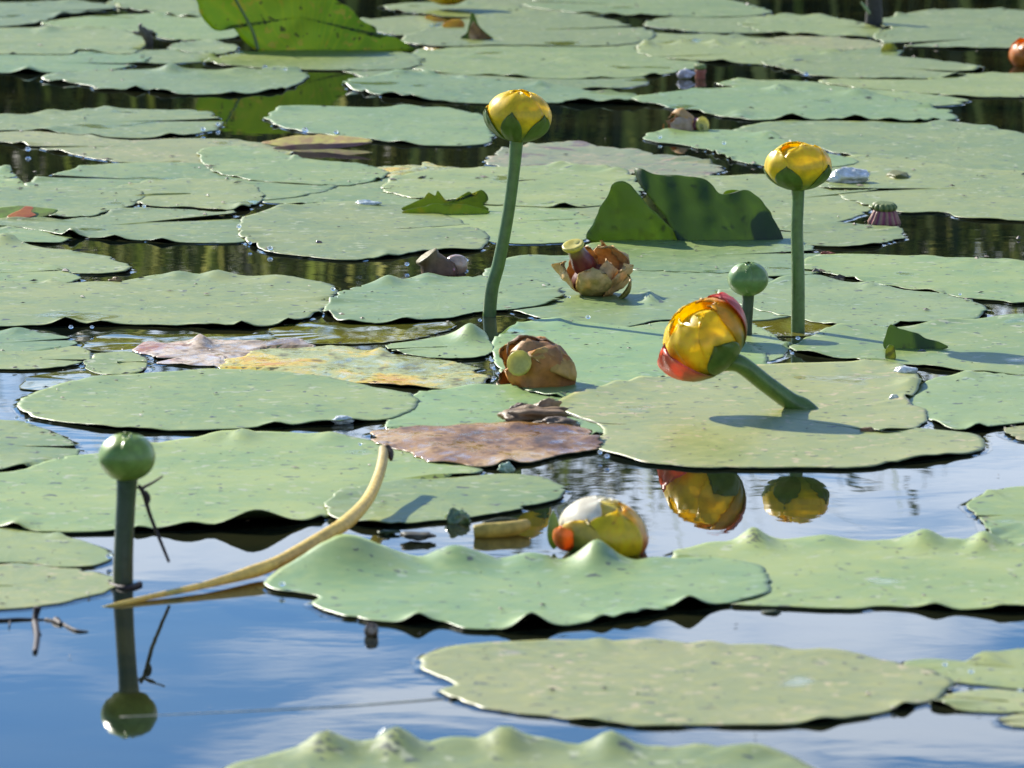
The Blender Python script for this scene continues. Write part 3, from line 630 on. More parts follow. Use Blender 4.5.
# ------------------------------------------------------------------ flowers, buds, pods
def frame(axis, roll=0.0):
    """rotation whose +Z is the axis and whose -Y side keeps turned to the camera"""
    z = Vector(axis).normalized(); y = Vector((0, 1, 0)); y = (y - z*y.dot(z)).normalized(); x = y.cross(z)
    m = Matrix((x, y, z)).transposed()
    return np.array(m @ Matrix.Rotation(roll, 3, 'Z'))
def lerp(a, b, t):
    a = np.asarray(a, float); b = np.asarray(b, float); t = np.asarray(t)[:, None]
    return a*(1-t)+b*t
GREEN = (.13, .23, .035); DKGREEN = (.05, .11, .025); YEL = (.97, .76, .012); LEMON = (.85, .72, .08); RED = (.50, .06, .035)
ORANGE = (.80, .30, .03); TAN = (.62, .40, .17); BROWN = (.30, .13, .05); MAROON = (.17, .035, .03); STIG = (.55, .55, .10)
def petal(name, root, org, Rm, R, az, dw, frac, off, colf, mat, aspect=1.0, start=.02, wrinkle=0.0, flare=0.0, seed=0, thick=.0007, tip=3.0, edge=0.0):
    """one cupped petal: a curved shell on a globe of radius R, base at the globe's pole"""
    nu, ns = 17, 19; V = []; S = []; U = []
    for i in range(ns):
        s = i/(ns-1); ph = math.pi*(start+(frac-start)*s)
        w = dw*min(1, (.30+s*2.4))*math.sqrt(max(0, 1-s**tip))+.02
        for j in range(nu):
            u = -1+2*j/(nu-1); a = az+u*w
            rr = R+off+flare*s*s*R+edge*u*u*s
            # edge of the petal runs a bit lower than its middle
            p2 = ph*(1-.10*u*u*s)
            V.append((rr*math.sin(p2)*math.cos(a), rr*math.sin(p2)*math.sin(a), R*aspect*(1-math.cos(p2))*(1+flare*.3*s)))
            S.append(s); U.append(u)
    V = np.array(V); S = np.array(S); U = np.array(U)
    cen = np.array((0, 0, R*aspect)); d = V-cen; L = np.linalg.norm(d, axis=1)[:, None]; d = d/L
    q = V/R*2.3+seed*7.7
    V = V + d*((R*.02+wrinkle*R)*fbm(q, 3)*(.25+S))[:, None] + d*(R*.012*np.cos(U*9+seed)*S)[:, None]
    if wrinkle: V += (np.stack([fbm(q+31, 2), fbm(q+57, 2), fbm(q+77, 2)], 1)*(wrinkle*R*.7*S**1.3)[:, None])
    In = V-d*thick
    A = np.vstack([V, In]) @ Rm.T + np.array(org); n = ns*nu; Fc = []
    for i in range(ns-1):
        for j in range(nu-1):
            k = i*nu+j; Fc.append((k, k+1, k+nu+1, k+nu)); Fc.append((n+k, n+k+nu, n+k+nu+1, n+k+1))
    rim = [j for j in range(nu)]+[i*nu+nu-1 for i in range(1, ns)]+[(ns-1)*nu+j for j in range(nu-2, -1, -1)]+[i*nu for i in range(ns-2, 0, -1)]
    for a_, b_ in zip(rim, rim[1:]+rim[:1]): Fc.append((a_, a_+n, b_+n, b_))
    c = colf(S, U, vnoise(q*2)); c = np.clip(c, 0, 1); c = np.vstack([c, c*.9])
    return mesh_obj(name, A, Fc, mat, root, cols=c)
def lathe(name, root, org, Rm, prof, colf, mat, rib=0, seg=28, ribn=12, jit=0.0, seed=0):
    V = []; S = []
    for i, (r, z) in enumerate(prof):
        for k in range(seg):
            th = 2*math.pi*k/seg; rr = r*(1+rib*math.cos(ribn*th))
            V.append((rr*math.cos(th), rr*math.sin(th), z)); S.append(i/(len(prof)-1))
    V = np.array(V); S = np.array(S)
    if jit: V += (fbm(V*300+seed, 2)[:, None])*jit*np.array((1, 1, .6))
    Fc = []
    for i in range(len(prof)-1):
        for k in range(seg): Fc.append((i*seg+k, i*seg+(k+1) % seg, (i+1)*seg+(k+1) % seg, (i+1)*seg+k))
    Fc.append(tuple(range(seg-1, -1, -1))); Fc.append(tuple((len(prof)-1)*seg+k for k in range(seg)))
    th = np.tile(np.arange(seg)*2*math.pi/seg, len(prof))
    return mesh_obj(name, V @ Rm.T + np.array(org), Fc, mat, root, cols=np.clip(colf(S, th, vnoise(V*250+seed)), 0, 1))
def sph_prof(R, asp=1.0, a0=.02, a1=.985, n=16, base=None):
    return [(R*math.sin(math.pi*(a0+(a1-a0)*i/(n-1))), R*asp*(1-math.cos(math.pi*(a0+(a1-a0)*i/(n-1))))) for i in range(n)]
def tube(name, root, pts, rads, colf, mat, seg=14, loc=None, n=40):
    C = spline(pts, n); r = np.interp(np.linspace(0, 1, n), np.linspace(0, 1, len(rads)), rads)
    V, Fc = tube_geo(C, r, seg); V = np.array(V); S = np.repeat(np.linspace(0, 1, n), seg)
    return mesh_obj(name, V, Fc, mat, root, loc=loc, cols=np.clip(colf(S, None, vnoise(V*300)), 0, 1))
def stemcol(S, U, nz): return lerp((.085, .15, .028), (.11, .19, .03), S)*(1+.12*nz[:, None])

def c_sepal(S, U, nz):
    return lerp(GREEN, (.20, .26, .03), np.clip((S-.75)*3, 0, 1))*(1+.15*nz[:, None])
def c_yellow(S, U, nz):
    c = lerp((.22, .32, .03), YEL, np.clip((S-.22+.06*nz)*4, 0, 1))
    e = np.clip((np.abs(U)-.86)*4, 0, 1)*np.clip(S*1.5, 0, 1)
    return c*(1-e[:, None]) + np.array((.93, .66, .02))*e[:, None]
def c_yg(S, U, nz):       # yellow petal whose lower half stays green
    t = np.clip((S-.42+.10*nz)*4, 0, 1); return lerp((.12, .22, .03), YEL, t)
def tall_flower(label, gpix, path, headpx, Rpx, lean, layout, aspect=.80):
    g = ground(*gpix); m_ = mpp(gpix[1]); R = Rpx*m_
    root = empty('yellow_pond_lily', g, label, 'flower', 'yellow pond lily flowers')
    hc = at_depth(headpx[0], headpx[1], g.y)
    Rm = frame(lean); org = np.array(hc) - Rm[:, 2]*R*aspect
    P = [g + Vector((0, 0, -.03))] + [at_depth(x, y, g.y) for x, y in path] + [Vector(org+Rm[:, 2]*R*.08)]
    tube('stem', root, P, [.0045, .0045, .0043, .0040, .0040, .0046], stemcol, MAT['stem'])
    lathe('heart', root, org, Rm, sph_prof(R*.90, aspect*1.0), lambda S, U, nz: lerp(YEL, YEL, S), MAT['petal'])
    for i, (az, dw, fr, off, kind) in enumerate(layout):
        cf = {'y': c_yellow, 'g': c_sepal, 'yg': c_yg}[kind]
        petal('sepal' if kind == 'g' else 'petal', root, org, Rm, R, math.radians(az), dw, fr, off*R, cf, MAT['petal'], aspect=aspect, seed=i*1.7+gpix[0], tip=7 if kind != 'g' else 2.6)
    return root
# layout angles: -90 faces the camera, 180 is left, 0 right
tall_flower('tallest half open yellow pond lily on a long slightly curved stem, left of centre', (487, 316),
    [(491, 295), (499, 262), (508, 215), (514, 170)], (519, 116), 32.5, (.10, 0, 1),
    [(90, 1.2, .97, -.01, 'y'), (200, 1.05, .96, .00, 'y'), (-20, 1.1, .96, .01, 'y'), (-100, .98, .95, .035, 'y'),
     (-178, .50, .60, .055, 'yg'), (-103, .40, .58, .075, 'g'), (-42, .56, .57, .075, 'g'), (-165, .55, .58, .085, 'g'), (80, .6, .5, .07, 'g')])
tall_flower('half open yellow pond lily on a straight upright stem at the right', (798, 333),
    [(798, 310), (798, 270), (797, 230), (798, 200)], (798, 166), 32, (0, 0, 1),
    [(90, 1.2, .97, -.01, 'y'), (160, 1.1, .96, .01, 'y'), (-60, 1.1, .95, .03, 'y'), (-150, .75, .80, .05, 'y'), (0, .8, .84, .045, 'y'),
     (-112, .56, .54, .08, 'g'), (-30, .50, .54, .08, 'g'), (-178, .5, .5, .08, 'g'), (60, .6, .5, .07, 'g')], aspect=.76)

# leaning open flower
g = ground(808, 411); m_ = mpp(411)
root = empty('yellow_pond_lily', g, 'big yellow pond lily with red edged petals on a leaning stem, above the sunlit pad', 'flower', 'yellow pond lily flowers')
R = 42*m_; Rm = frame((-.62, -.28, .72)); hc = at_depth(703, 339, g.y-.012); org = np.array(hc)-Rm[:, 2]*R*.86
tube('stem', root, [g+Vector((.02, 0, -.022)), g, at_depth(790, 401, g.y), at_depth(765, 383, g.y-.004), at_depth(740, 364, g.y-.009), Vector(org+Rm[:, 2]*.002)], [.0058, .0056, .0054, .0052, .0052, .006], stemcol, MAT['stem'])
lathe('heart', root, org, Rm, sph_prof(R*.86, .86), lambda S, U, nz: lerp(YEL, YEL, S), MAT['petal'])
def c_rededge(S, U, nz):
    c = lerp((.20, .26, .03), (.80, .16, .10), np.clip((S-.30)*3, 0, 1)); return c
def c_gy(S, U, nz):  # green base to deep gold, with the greenish shadow at the bottom painted in
    t = np.clip((S-.33+.12*nz)*3.2, 0, 1); c = lerp((.10, .19, .03), (.86, .50, .02), t); return c
for i, (az, dw, fr, off, cf, fl) in enumerate([
        (90, 1.2, .95, 0, c_yellow, 0), (170, 1.05, .95, .01, c_yellow, 0), (-120, .98, .95, .02, c_yellow, 0), (-55, .80, .86, .05, c_yellow, 0), (20, .8, .86, .05, c_gy, .02),
        (-25, .48, .80, .09, c_gy, .04), (-82, .52, .55, .10, c_sepal, 0)]):
    petal('petal' if cf is not c_sepal else 'sepal', root, org, Rm, R, math.radians(az), dw, fr, off*R, cf, MAT['petal'], aspect=.86, seed=40+i*2.1, flare=fl, tip=6)
a = petal('sepal', root, org, Rm, R, math.radians(-2), .50, .80, .13*R, c_rededge, MAT['petal'], aspect=.86, seed=3.3, flare=.16, tip=3)
tag(a, 'red tipped sepal curling outwards')
a = petal('sepal', root, org, Rm, R, math.radians(-150), .60, .78, .12*R, c_rededge, MAT['petal'], aspect=.86, seed=5.3, flare=.20, tip=3)
tag(a, 'pink red sepal')

# green buds
def bud(label, gpix, path, head, R_px, asp, tone, lean=(0, 0, 1), sr=.0045):
    g = ground(*gpix); m_ = mpp(gpix[1]); R = R_px*m_; Rm = frame(lean)
    root = empty('flower_bud', g, label, 'flower bud', 'green pond lily buds')
    hc = at_depth(head[0], head[1], g.y); org = np.array(hc)-Rm[:, 2]*R*asp
    P = [g+Vector((0, 0, -.03))]+[at_depth(x, y, g.y) for x, y in path]+[Vector(org+Rm[:, 2]*R*.1)]
    tube('stem', root, P, [sr*1.05, sr, sr*.95, sr*.95, sr*1.05], lambda S, U, nz: lerp((.022, .036, .012), (.04, .07, .018), S), MAT['stem'])
    lathe('heart', root, org, Rm, sph_prof(R*.95, asp, n=20), lambda S, U, nz: lerp(tone, tone, S), MAT['stem'])
    for i, (az, dw) in enumerate([(-150, 1.15), (-30, 1.15), (90, 1.15)]):
        petal('sepal', root, org, Rm, R, math.radians(az), dw*1.06, .99, .0, lambda S, U, nz: lerp(tone, (tone[0]*1.6, tone[1]*1.35, tone[2]), np.clip(S*1.3-.3, 0, 1)), MAT['stem'], aspect=asp, seed=gpix[0]+i*3, tip=14)
    return root
bud('closed round green bud on a dark thick stem standing in open water at the left', (123, 586), [(123, 575), (124, 540), (126, 500)], (127, 457), 28.5, .86, (.17, .28, .05), sr=.0050)
bud('smaller flat topped green bud just behind the leaning yellow flower', (746, 336), [(746, 330), (747, 315), (748, 300)], (748, 279), 20.5, .84, (.12, .22, .06), sr=.0040)

# withered flowers
def c_wither(a_, b_):
    def f(S, U, nz): return lerp(a_, b_, np.clip(S*.9+.35*nz, 0, 1))
    return f
def c_stig(S, U, nz): return lerp((.50, .48, .09), (.82, .72, .20), np.clip(S*1.2, 0, 1))
def withered(label, gy, centre, R_px, axis, petals, ov, group='withered pond lily flowers', aspect=.8, sink=0, heart=(.18, .06, .03)):
    g = ground(centre[0], gy); m_ = mpp(gy); R = R_px*m_; Rm = frame(axis)
    root = empty('withered_flower', g, label, 'withered flower', group)
    org = np.array(at_depth(centre[0], centre[1], g.y))-Rm[:, 2]*R*aspect
    lathe('heart', root, org, Rm, sph_prof(R*.72, aspect*.9), lambda S, U, nz: lerp(heart, heart, S)*(1+.3*nz[:, None]), MAT['wither'], jit=.0012)
    for i, (az, dw, fr, off, ca, cb, fl) in enumerate(petals):
        petal('petal', root, org, Rm, R, math.radians(az), dw, fr, off*R, c_wither(ca, cb), MAT['wither'], aspect=aspect, wrinkle=.15, flare=fl, seed=centre[0]+i*4.3, tip=5)
    if ov:
        (bx, by), (dx, dy), dr, face = ov            # neck start, disc centre, disc radius px, disc facing
        b0 = np.array(at_depth(bx, by, g.y-.001)); d0 = np.array(at_depth(dx, dy, g.y-R*(1.15 if aspect == 1.12 else .55)))
        ax = d0-b0; L = np.linalg.norm(ax); Rn = frame(ax); r = dr*m_
        lathe('ovary', root, b0, Rn, [(r*.95, 0), (r*1.0, L*.3), (r*.80, L*.6), (r*.70, L*.85), (r*.72, L*.97)], lambda S, U, nz: lerp(MAROON, (.26, .26, .05), np.clip(S*2-1, 0, 1)), MAT['stem'], rib=.03)
        Rf = frame(face)
        st = lathe('stigma_disc', root, d0-Rf[:, 2]*r*.25, Rf, [(r*.62, -r*.25), (r*.92, 0), (r*1.0, r*.22), (r*.95, r*.34), (r*.78, r*.36), (r*.45, r*.24), (r*.05, r*.20)],
              c_stig, MAT['petal'], rib=.02, ribn=13)
    return root
T1, T2 = (.62, .30, .08), (.82, .54, .22)
withered('upright withered brown orange flower with a flat yellow disc on its dark neck', 296, (595, 272), 31, (.08, -.1, 1),
    [(-95, .62, .64, .03, (.36, .30, .06), T2, .12), (-165, .55, .60, .06, T1, T2, .22), (-28, .6, .66, .02, T1, T2, .10), (15, .5, .98, .05, BROWN, T2, .18), (60, .6, .98, .02, T1, T2, .15), (120, .6, .86, .02, T1, T2, .1), (-60, .4, .82, -.05, BROWN, T2, .02)],
    ((587, 270), (573, 245), 11.5, (-.25, -.38, 1)))
r0 = bpy.data.objects['withered_flower']
for o in [c for c in r0.children if c.name.startswith('petal')][:1]: tag(o, 'green based brown petal facing the viewer')
gg = ground(620, 299)
petal('sepal', r0, np.array(at_depth(611, 300, gg.y-.004)), frame((.35, -.1, 1)), .010, math.radians(0), .75, .85, 0, c_wither((.16, .22, .03), (.50, .30, .06)), MAT['wither'], aspect=1.1, wrinkle=.03, seed=2.2)
withered('low domed withered brown flower with a yellow green disc facing the viewer', 386, (537, 374), 34, (-.95, -.22, .22),
    [(-90, 1.0, .93, .0, (.35, .13, .03), (.70, .32, .06), 0), (180, .8, .85, .02, (.60, .50, .38), (.80, .72, .62), 0), (-10, .8, .85, .04, (.30, .12, .04), (.62, .34, .12), .0), (60, .9, .9, .02, (.5, .20, .04), (.62, .30, .07), 0), (-50, .5, .66, .07, (.50, .28, .06), (.66, .42, .10), .04), (120, .9, .9, .0, BROWN, (.6, .3, .07), 0), (20, .3, .9, .09, (.28, .12, .06), (.5, .32, .2), .02)],  # palest petal carries the wet highlight in its colour
    ((530, 368), (519, 363), 13, (-.35, -1, .28)), aspect=1.12, heart=(.2, .06, .02))
# floating flower lying on the water
def c_highlight(S, U, nz): return lerp((.88, .80, .45), (.95, .91, .80), np.clip(S*1.6+.2*nz, 0, 1))  # near-white petals: the blown-out highlight is put into their colour
def c_fg(S, U, nz): return lerp((.14, .28, .03), (.80, .62, .08), np.clip((S-.45+.1*nz)*3, 0, 1))
g = ground(602, 551); m_ = mpp(551); R = 45*m_; Rm = frame((.30, -.05, 1))
root = empty('floating_flower', g, 'pale yellow flower head, highlight painted white, lying on water behind the large smooth pad', 'flower')
org = np.array(at_depth(603, 533, g.y)) - Rm[:, 2]*R*.78
lathe('heart', root, org, Rm, sph_prof(R*.93, .78), lambda S, U, nz: lerp(YEL, LEMON, S), MAT['petal'])
def c_fr(S, U, nz): return lerp((.80, .20, .02), (.95, .62, .03), np.clip((S-.42+.1*nz)*3, 0, 1))
for i, (az, dw, fr, off, cf) in enumerate([(90, 1.3, .99, 0, c_highlight), (195, 1.15, .98, .02, c_highlight), (-25, 1.1, .96, .03, c_fr), (-75, .75, .86, .05, c_yellow), (-120, .62, .66, .07, c_fg), (45, 1.0, .95, .02, c_highlight)]):
    petal('petal', root, org, Rm, R, math.radians(az), dw, fr, off*R, cf, MAT['petal'], aspect=.78, seed=80+i*2, tip=8)
a = petal('petal', root, np.array(at_depth(568, 551, g.y-.012)), frame((-.1, -.05, 1)), 14*m_, math.radians(-120), 1.5, .8, 0, lambda S, U, nz: lerp((.75, .16, .02), (.95, .38, .03), S), MAT['petal'], aspect=1.15, seed=6)
tag(a, 'orange red petal')
a = petal('sepal', root, np.array(at_depth(554, 549, g.y)), frame((-.02, 0, 1)), 13*m_, math.radians(-90), .55, .92, 0, lambda S, U, nz: lerp((.14, .24, .04), (.35, .42, .10), S), MAT['petal'], aspect=1.6, seed=9)
tag(a, 'green sepal standing upright')

# flower head cut by the top edge, orange flower at the right edge
def small_flower(name, label, cat, centre, gy, Rp, axis, cols, group=None, asp=.8, n=5):
    g = ground(centre[0], gy); m_ = mpp(gy); R = Rp*m_; Rm = frame(axis)
    root = empty(name, g, label, cat, group)
    org = np.array(at_depth(centre[0], centre[1], g.y))-Rm[:, 2]*R*asp
    lathe('heart', root, org, Rm, sph_prof(R*.85, asp), lambda S, U, nz: lerp(cols[0], cols[1], S), MAT['petal'])
    for i in range(n):
        petal('petal', root, org, Rm, R, math.radians(-90+i*360/n), 1.0, .88, (.0+.03*(i % 2))*R, c_wither(cols[0], cols[1]), MAT['petal'], aspect=asp, seed=centre[0]+i, tip=3.5, wrinkle=.02)
    return root
small_flower('yellow_pond_lily', 'yellow flower cut off by the top edge, only its lowest rim visible', 'flower', (447, -17), 10, 27, (0, -.2, 1), ((.80, .62, .03), (.95, .72, .02)), 'yellow pond lily flowers')
small_flower('orange_flower', 'orange flower half hidden by the right edge, its reflection directly below', 'flower', (1031, 53), 66, 22, (-.3, -.2, 1), ((.55, .16, .02), (.85, .35, .04)))
# withered flower lying on a small pad, upper right
withered('small tan withered flower lying flat beside its green disc, on the dark rimmed pad', 131, (681, 127), 15, (-.9, -.1, .35),
    [(90, .9, .9, 0, (.5, .3, .12), (.66, .48, .3), .0), (0, .9, .9, .03, (.6, .3, .05), (.7, .45, .2), .05), (-90, .9, .85, .02, (.45, .28, .16), (.62, .45, .32), .0), (180, .7, .95, .03, (.6, .3, .05), (.75, .45, .12), .1)],
    ((694, 127), (703, 125), 8.5, (.75, -.8, .15)), aspect=1.1)
# yellow-green cup
g = ground(889, 54); root = empty('seed_cup', g, 'yellow green cup shaped flower remnant standing between pads, upper right', 'seed cup')
r = 8*mpp(54); o_ = np.array(at_depth(889, 51, g.y)); Rf = frame((-.15, -.9, .45))
lathe('cup', root, o_-Rf[:, 2]*r*.7, Rf, [(r*.45, -r*1.0), (r*.6, -r*.4), (r*.95, .5*r), (r*1.05, .8*r), (r*.9, .82*r), (r*.7, .45*r), (r*.05, .2*r)], lambda S, U, nz: lerp((.25, .30, .05), (.45, .42, .07), S), MAT['petal'], jit=.0004)
tube('stalk', root, [o_-Rf[:, 2]*r*1.3, o_-Rf[:, 2]*r*1.8+np.array((0, 0, -.006)), np.array(g)+np.array((0, .012, -.01))], [r*.4, r*.35, r*.35], stemcol, MAT['stem'], n=10)
# ribbed seed pods
def ribbed_pod(label, gy, cx, top, w_top, w_bot, green, pink, part='cap'):
    g = ground(cx, gy); m_ = mpp(gy); root = empty('seed_pod', g, label, 'seed pod', 'seed pods among the pads')
    hgt = (gy-top)*m_; Rm = frame((.05, -.12, 1)); a_, b_ = w_bot*m_/2, w_top*m_/2
    lathe('husk', root, np.array(g)-np.array((0, 0, .003)), Rm, [(a_*.9, 0), (a_*1.0, hgt*.2), (a_*.85, hgt*.42), (b_*1.0, hgt*.66), (b_*.9, hgt*.75)],
          lambda S, th, nz: lerp(pink, (.50, .30, .18), np.clip(.5+.9*np.cos(13*th)*.6, 0, 1)), MAT['wither'], rib=.07, ribn=13, seg=78)
    lathe('cap', root, np.array(g)+np.array((0, 0, hgt*.66-.002)), Rm, [(b_*.85, 0), (b_*1.05, hgt*.10), (b_*1.08, hgt*.2), (b_*.9, hgt*.32), (b_*.6, hgt*.35), (b_*.05, hgt*.33)],
          lambda S, th, nz: lerp(green, (.30, .34, .10), np.clip(.5+.5*np.cos(13*th), 0, 1)), MAT['wither'], rib=.06, ribn=13, seg=78)
    return root
ribbed_pod('ribbed pod with green cap and purple pink skirt beside dark water at right', 223, 884, 200, 23, 32, (.10, .16, .04), (.36, .07, .13))
p2 = ribbed_pod('small green topped red pod beside a white wet scrap, upper right of centre', 78, 700, 62, 11, 10, (.2, .28, .08), (.45, .05, .05))
# brown green pod with pink base
g = ground(432, 274); m_ = mpp(274); root = empty('seed_pod', g, 'brown green jug shaped pod with pink base left of the tallest stem', 'seed pod', 'seed pods among the pads')
Rm = frame((-.55, -.1, .8)); r = 15*m_
lathe('body', root, np.array(at_depth(441, 276, g.y)), Rm, [(r*1.1, -r*.4), (r*1.25, r*.2), (r*.95, r*.9), (r*.72, r*1.3), (r*.85, r*1.65), (r*.8, r*1.75), (r*.05, r*1.6)], lambda S, U, nz: lerp((.20, .09, .05), (.20, .17, .05), S)*(1+.3*nz[:, None]), MAT['wither'], jit=.0008, rib=.03)
lathe('base', root, np.array(at_depth(443, 270, g.y-.004)), frame((1, -.2, .0)), [(r*.5, 0), (r*.35, r*.5), (r*.15, r*.8)], lambda S, U, nz: lerp((.5, .08, .12), (.5, .1, .12), S), MAT['wetbit'], jit=.0006)
# ------------------------------------------------------------------ single scraps
def blob(name, label, cat, cx, cy, gy, wx, hy, ca, cb, mat='wetbit', depth=None, jit=.25, group=None, tilt=0.0, bend=0.0, seed=1.0):
    """an uneven lump with real thickness"""
    g = ground(cx, gy); m_ = mpp(gy); nu, nv = 30, 18; V = []
    for i in range(nv):
        ph = math.pi*(i+.02)/(nv-1+.04)
        for k in range(nu):
            th = 2*math.pi*k/nu; V.append((math.sin(ph)*math.cos(th), math.sin(ph)*math.sin(th), math.cos(ph)))
    V = np.array(V); q = V*1.6+seed*5.1; V = V*(1+jit*fbm(q, 3))[:, None]; nz = fbm(q*2.3, 2)
    V = V*np.array((wx*m_, (depth or wx*.6)*m_, hy*m_)); V[:, 2] += bend*(V[:, 0]**2)/(wx*m_)
    c, s = math.cos(tilt), math.sin(tilt); V = np.c_[V[:, 0]*c-V[:, 2]*s, V[:, 1], V[:, 0]*s+V[:, 2]*c]
    V = V+np.array(at_depth(cx, cy, g.y)); Fc = []
    for i in range(nv-1):
        for k in range(nu): Fc.append((i*nu+k, (i+1)*nu+k, (i+1)*nu+(k+1) % nu, i*nu+(k+1) % nu))
    o = mesh_obj(name, V, Fc, MAT[mat], loc=tuple(g), cols=np.clip(lerp(ca, cb, np.clip(.5+.7*nz, 0, 1)), 0, 1))
    return tag(o, label, cat, group)
blob('petal_lump', 'smooth pinkish tan lump half sunk beside the brown green pod', 'petal lump', 456, 265, 273, 12, 11, (.50, .30, .20), (.60, .42, .30), jit=.08, seed=1.2)
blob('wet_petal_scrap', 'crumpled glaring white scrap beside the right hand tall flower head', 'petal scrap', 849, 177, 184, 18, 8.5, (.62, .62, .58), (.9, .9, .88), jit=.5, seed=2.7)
blob('wet_petal_scrap', 'whitish wet scrap at the left of the small red and green pod', 'petal scrap', 686, 74, 79, 8, 4.5, (.5, .42, .45), (.8, .75, .78), jit=.4, seed=3.9)
blob('wet_petal_scrap', 'small white lump painting the highlight on the rounded lip of the sunlit pad', 'petal scrap', 906, 371, 375, 10, 5, (.66, .68, .6), (.9, .9, .84), jit=.3, seed=4.4)  # white colour stands for the highlight on the pad's curled lip
blob('snail_shell', 'tiny pale shell at the notch of the sunlit pad', 'shell', 894, 399, 403, 5.5, 5, (.5, .52, .36), (.85, .85, .7), jit=.12, seed=5.5)
blob('wet_petal_scrap', 'white lump painting the wet glint on the far rim of the nearest pad', 'petal scrap', 391, 738, 748, 14, 11, (.62, .70, .60), (.86, .9, .84), jit=.12, seed=6.1, depth=8)  # wet glint on the pad's raised peak, painted as a white lump
blob('wet_petal_scrap', 'white lump painting the wet sheen on the far rim of the long pale pad', 'petal scrap', 754, 536, 543, 10, 7, (.62, .70, .60), (.86, .9, .84), jit=.15, seed=6.6, depth=7)  # white lump paints the wet sheen of the pad's raised tip
blob('leaf_scrap_glint', 'scrap with its glint painted white on the near rim of the speckled oval pad', 'leaf scrap', 342, 420, 424, 10, 4.5, (.55, .6, .52), (.9, .92, .9), jit=.3, seed=7.3)  # near-white colour paints the glint at this rim
blob('green_scrap', 'round wet green scrap with a bright glint, in the water under the pale pad', 'leaf scrap', 459, 518, 523, 12, 10, (.07, .12, .03), (.25, .33, .10), jit=.35, seed=8.8)
blob('green_scrap', 'small pale green scrap at the near edge of the slimy brown leaf', 'leaf scrap', 506, 469, 473, 8, 6, (.18, .28, .12), (.5, .62, .42), jit=.3, seed=9.7)
blob('drowned_leaf_scrap', 'dark speckled scrap floating left of the yellow petal roll', 'leaf scrap', 420, 536, 541, 17, 4, (.04, .035, .02), (.20, .18, .12), mat='wither', jit=.45, seed=10.2)
blob('drowned_leaf_scrap', 'little dark green flake floating left of the dark speckled scrap', 'leaf scrap', 388, 532, 534, 10, 2.2, (.05, .08, .02), (.12, .16, .05), mat='wither', jit=.4, seed=11.2)
blob('beetle_husk', 'tiny brown husk on the water below the large smooth pad', 'husk', 371, 631, 636, 7, 9, (.04, .025, .015), (.28, .17, .08), jit=.15, seed=12.3)
blob('floating_scrap', 'two toned flake on the grey water just under the long pale pad', 'leaf scrap', 772, 612, 613, 9, 2, (.04, .06, .02), (.1, .12, .05), mat='wither', jit=.4, seed=13)
blob('brown_leaf_bit', 'brown speck of leaf on the sunlit pad right of the stem shadow', 'leaf scrap', 868, 431, 434, 8, 4, (.20, .09, .04), (.33, .2, .1), mat='wither', jit=.4, seed=14)
blob('black_seed', 'black seed on the pad at the end of the small upright flap', 'seed', 922, 352, 354, 4.5, 2.6, (.02, .02, .02), (.05, .05, .05), jit=.1, seed=15)
blob('red_leaf_bit', 'small red scrap beside the right hand tall stem', 'leaf scrap', 827, 254, 256, 7, 2.6, (.22, .05, .03), (.36, .12, .06), mat='wither', jit=.35, seed=16)
blob('snail_shell', 'tiny brown dot of a snail on the pad left of the brown pod', 'shell', 319, 243, 245, 3.4, 2.6, (.12, .07, .05), (.2, .12, .1), jit=.1, seed=17)
blob('yellow_scrap', 'brown green tuft on the very long green pad at the left', 'leaf scrap', 116, 281, 284, 6, 4, (.22, .12, .04), (.34, .26, .1), mat='wither', jit=.5, seed=18)
blob('olive_scrap', 'olive square flake on the broad pad right of the white crumpled scrap', 'leaf scrap', 898, 176, 178, 10, 4, (.13, .14, .02), (.2, .2, .04), mat='wither', jit=.25, seed=19, depth=30)
blob('leaf_scrap_glint', 'whitish lump painting the glint of a crest on the wide pad in the left middle', 'leaf scrap', 366, 204, 208, 14, 4, (.4, .46, .38), (.8, .84, .78), jit=.3, seed=20.5)  # glint along the pad's crest put into a whitish lump
# crumpled brown lump on the slimy leaf
g = ground(540, 430); root = empty('crumpled_dead_leaf', g, 'crumpled brown dead leaf heaped on the far side of the slimy brown leaf', 'dead leaf')
def lump(name, cx, cy, gy, wx, hy, ca, cb, seed, jit=.5, tilt=0):
    o = blob(name, None, None, cx, cy, gy, wx, hy, ca, cb, 'wither', jit=jit, seed=seed, tilt=tilt); o.location = Vector(o.location)-g; o.parent = root
lump('curled_ridge', 535, 417, 425, 30, 9, (.16, .09, .04), (.36, .24, .12), 21)
lump('curled_tip', 546, 408, 422, 14, 9, (.26, .16, .08), (.44, .30, .16), 22, .35, .5)
lump('dark_curl', 517, 411, 418, 10, 6, (.04, .02, .015), (.22, .13, .09), 23, .3, .6)
lump('ragged_fringe', 558, 425, 430, 22, 6, (.10, .07, .04), (.28, .2, .13), 24, .6)
tube('thin_stalk', root, [over(560, 412, 418), over(575, 417, 420), over(600, 424, 426), over(626, 425, 427)], [.0012, .001, .001, .0006], lambda S, U, nz: lerp((.05, .06, .02), (.07, .08, .03), S), MAT['twig'], seg=6)

